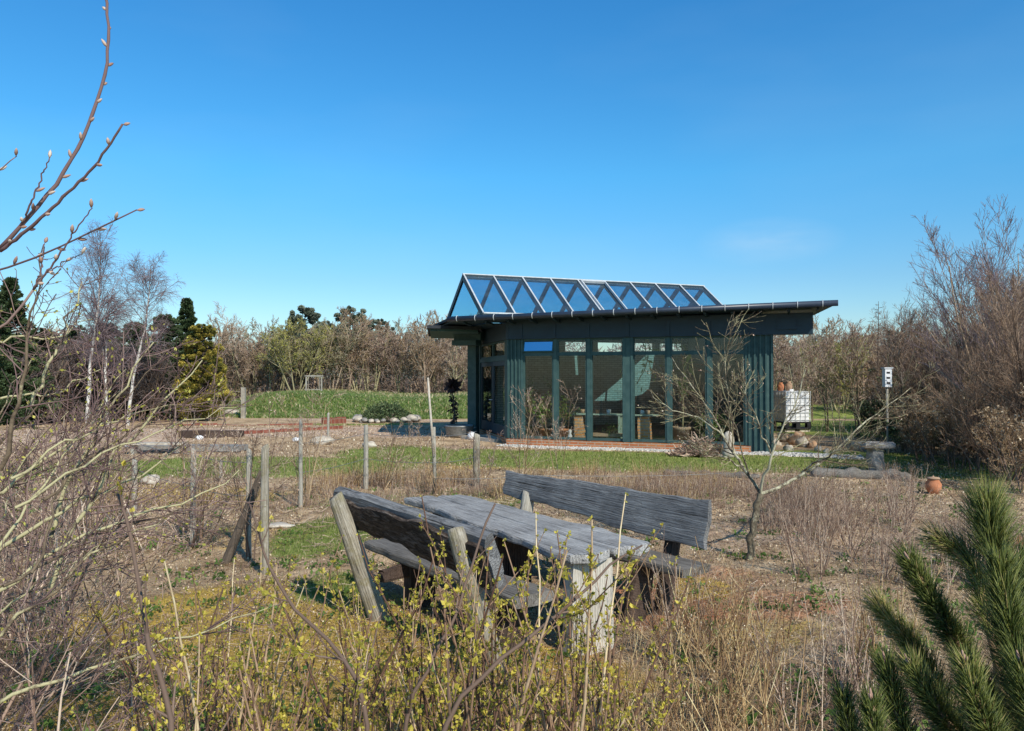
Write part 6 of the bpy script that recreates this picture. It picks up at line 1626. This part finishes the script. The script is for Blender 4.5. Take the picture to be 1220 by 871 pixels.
# green herb tufts
m = MB(); n = 600; x, y = scatter(n, 4, 16); z = zones(x, y)
for i in range(n):
    c = np.stack([x[i] + rs.normal(size=22) * .05, y[i] + rs.normal(size=22) * .05, np.full(22, gzf(x[i], y[i])) + rs.random(22) * .05], 1); m.leaves(c, .05, rs, .5, .5, tint=np.clip(rs.random() * .7 + rs.random(22) * .3, 0, 1))
props(m.build('weeds', W['leaf_green']), 'low green weeds dotted over beds and lawn edges', 'weeds', kind='stuff')
# ------------------------------------------------------------------ light, sky, camera
SUN_EL, SUN_AZ = 39.0, 150.0     # azimuth clockwise from +Y
sd = Vector((math.sin(R(SUN_AZ)) * math.cos(R(SUN_EL)), math.cos(R(SUN_AZ)) * math.cos(R(SUN_EL)), math.sin(R(SUN_EL))))
li = bpy.data.lights.new('sun', 'SUN'); li.energy = 5.0; li.angle = R(0.53); li.color = (1.0, 0.935, 0.80)
lo = bpy.data.objects.new('sun', li); COL.objects.link(lo); lo.rotation_euler = sd.to_track_quat('Z', 'Y').to_euler(); lo.location = (10, -10, 20)
w = bpy.data.worlds.new('World'); SC.world = w; w.use_nodes = True; nt = w.node_tree
bg = nt.nodes['Background']; sk = nt.nodes.new('ShaderNodeTexSky'); sk.sky_type = 'NISHITA'; sk.sun_disc = False
sk.sun_elevation = R(SUN_EL); sk.sun_rotation = R(SUN_AZ); sk.air_density = 1.0; sk.dust_density = 0.6; sk.ozone_density = 2.5; sk.altitude = 20
SKY_SAT, SKY_STR = 1.15, 0.15
hs = nt.nodes.new('ShaderNodeHueSaturation'); hs.inputs['Saturation'].default_value = SKY_SAT
tc = nt.nodes.new('ShaderNodeTexCoord'); sx = nt.nodes.new('ShaderNodeSeparateXYZ'); nt.links.new(tc.outputs['Generated'], sx.inputs[0])
cr = nt.nodes.new('ShaderNodeValToRGB'); e = cr.color_ramp.elements
e[0].position = 0.0; e[0].color = (0.78, 0.88, 0.94, 1); e[1].position = 0.5; e[1].color = (0.33, 0.98, 1.25, 1)
x_ = e.new(0.12); x_.color = (0.60, 0.86, 0.98, 1); x_ = e.new(0.25); x_.color = (0.46, 1.06, 1.2, 1); x_ = e.new(0.95); x_.color = (0.35, 0.6, 0.72, 1)
nt.links.new(sx.outputs[2], cr.inputs[0])
mu = nt.nodes.new('ShaderNodeMix'); mu.data_type = 'RGBA'; mu.blend_type = 'MULTIPLY'; mu.inputs[0].default_value = 1.0
nt.links.new(sk.outputs[0], hs.inputs['Color']); nt.links.new(hs.outputs[0], mu.inputs[6]); nt.links.new(cr.outputs[0], mu.inputs[7]); # a faint wisp of cirrus low above the pavilion roof, and slight unevenness of the haze
wd_ = Vector((0.335, 1.0, 0.175)).normalized()
def vm(op, a, b=None):
    n_ = nt.nodes.new('ShaderNodeVectorMath'); n_.operation = op; nt.links.new(a, n_.inputs[0])
    if b is not None: n_.inputs[1].default_value = b
    return n_
def mth(op, a, b, cl=False):
    n_ = nt.nodes.new('ShaderNodeMath'); n_.operation = op; n_.use_clamp = cl
    for s_, i in ((a, 0), (b, 1)):
        if hasattr(s_, 'node'): nt.links.new(s_, n_.inputs[i])
        else: n_.inputs[i].default_value = s_
    return n_.outputs[0]
off = vm('SUBTRACT', tc.outputs['Generated'], tuple(wd_)); scl = vm('MULTIPLY', off.outputs[0], (11.0, 11.0, 32.0)); ln_ = vm('LENGTH', scl.outputs[0])
msk = mth('SUBTRACT', 1.0, ln_.outputs['Value'], True)
mp = vm('MULTIPLY', tc.outputs['Generated'], (9, 9, 34)); nz = nt.nodes.new('ShaderNodeTexNoise'); nz.inputs['Scale'].default_value = 2.2; nz.inputs['Detail'].default_value = 6; nt.links.new(mp.outputs[0], nz.inputs['Vector'])
mp2 = vm('MULTIPLY', tc.outputs['Generated'], (2, 2, 7)); nz2 = nt.nodes.new('ShaderNodeTexNoise'); nz2.inputs['Scale'].default_value = 1.4; nz2.inputs['Detail'].default_value = 4; nt.links.new(mp2.outputs[0], nz2.inputs['Vector'])
f_ = mth('ADD', mth('MULTIPLY', msk, mth('MULTIPLY', nz.outputs[0], 0.42)), mth('MULTIPLY', mth('SUBTRACT', nz2.outputs[0], 0.42, True), 0.16), True)
mc = nt.nodes.new('ShaderNodeMix'); mc.data_type = 'RGBA'; nt.links.new(f_, mc.inputs[0]); nt.links.new(mu.outputs[2], mc.inputs[6]); mc.inputs[7].default_value = (4.4, 5.4, 6.2, 1)
nt.links.new(mc.outputs[2], bg.inputs[0]); bg.inputs[1].default_value = SKY_STR
cam = bpy.data.cameras.new('camera'); co = bpy.data.objects.new('camera', cam); COL.objects.link(co)
co.location = (0, 0, EYE); co.rotation_euler = (R(90) + PITCH, 0, 0)
cam.sensor_width = 36; cam.lens = 36 * F / 1220; cam.clip_end = 3000; cam.clip_start = 0.05
SC.camera = co
SC.view_settings.view_transform = 'Standard'; SC.view_settings.look = 'None'; SC.view_settings.exposure = 0
SC.cycles.max_bounces = 8; SC.cycles.transparent_max_bounces = 32; SC.cycles.diffuse_bounces = 3; SC.cycles.glossy_bounces = 3
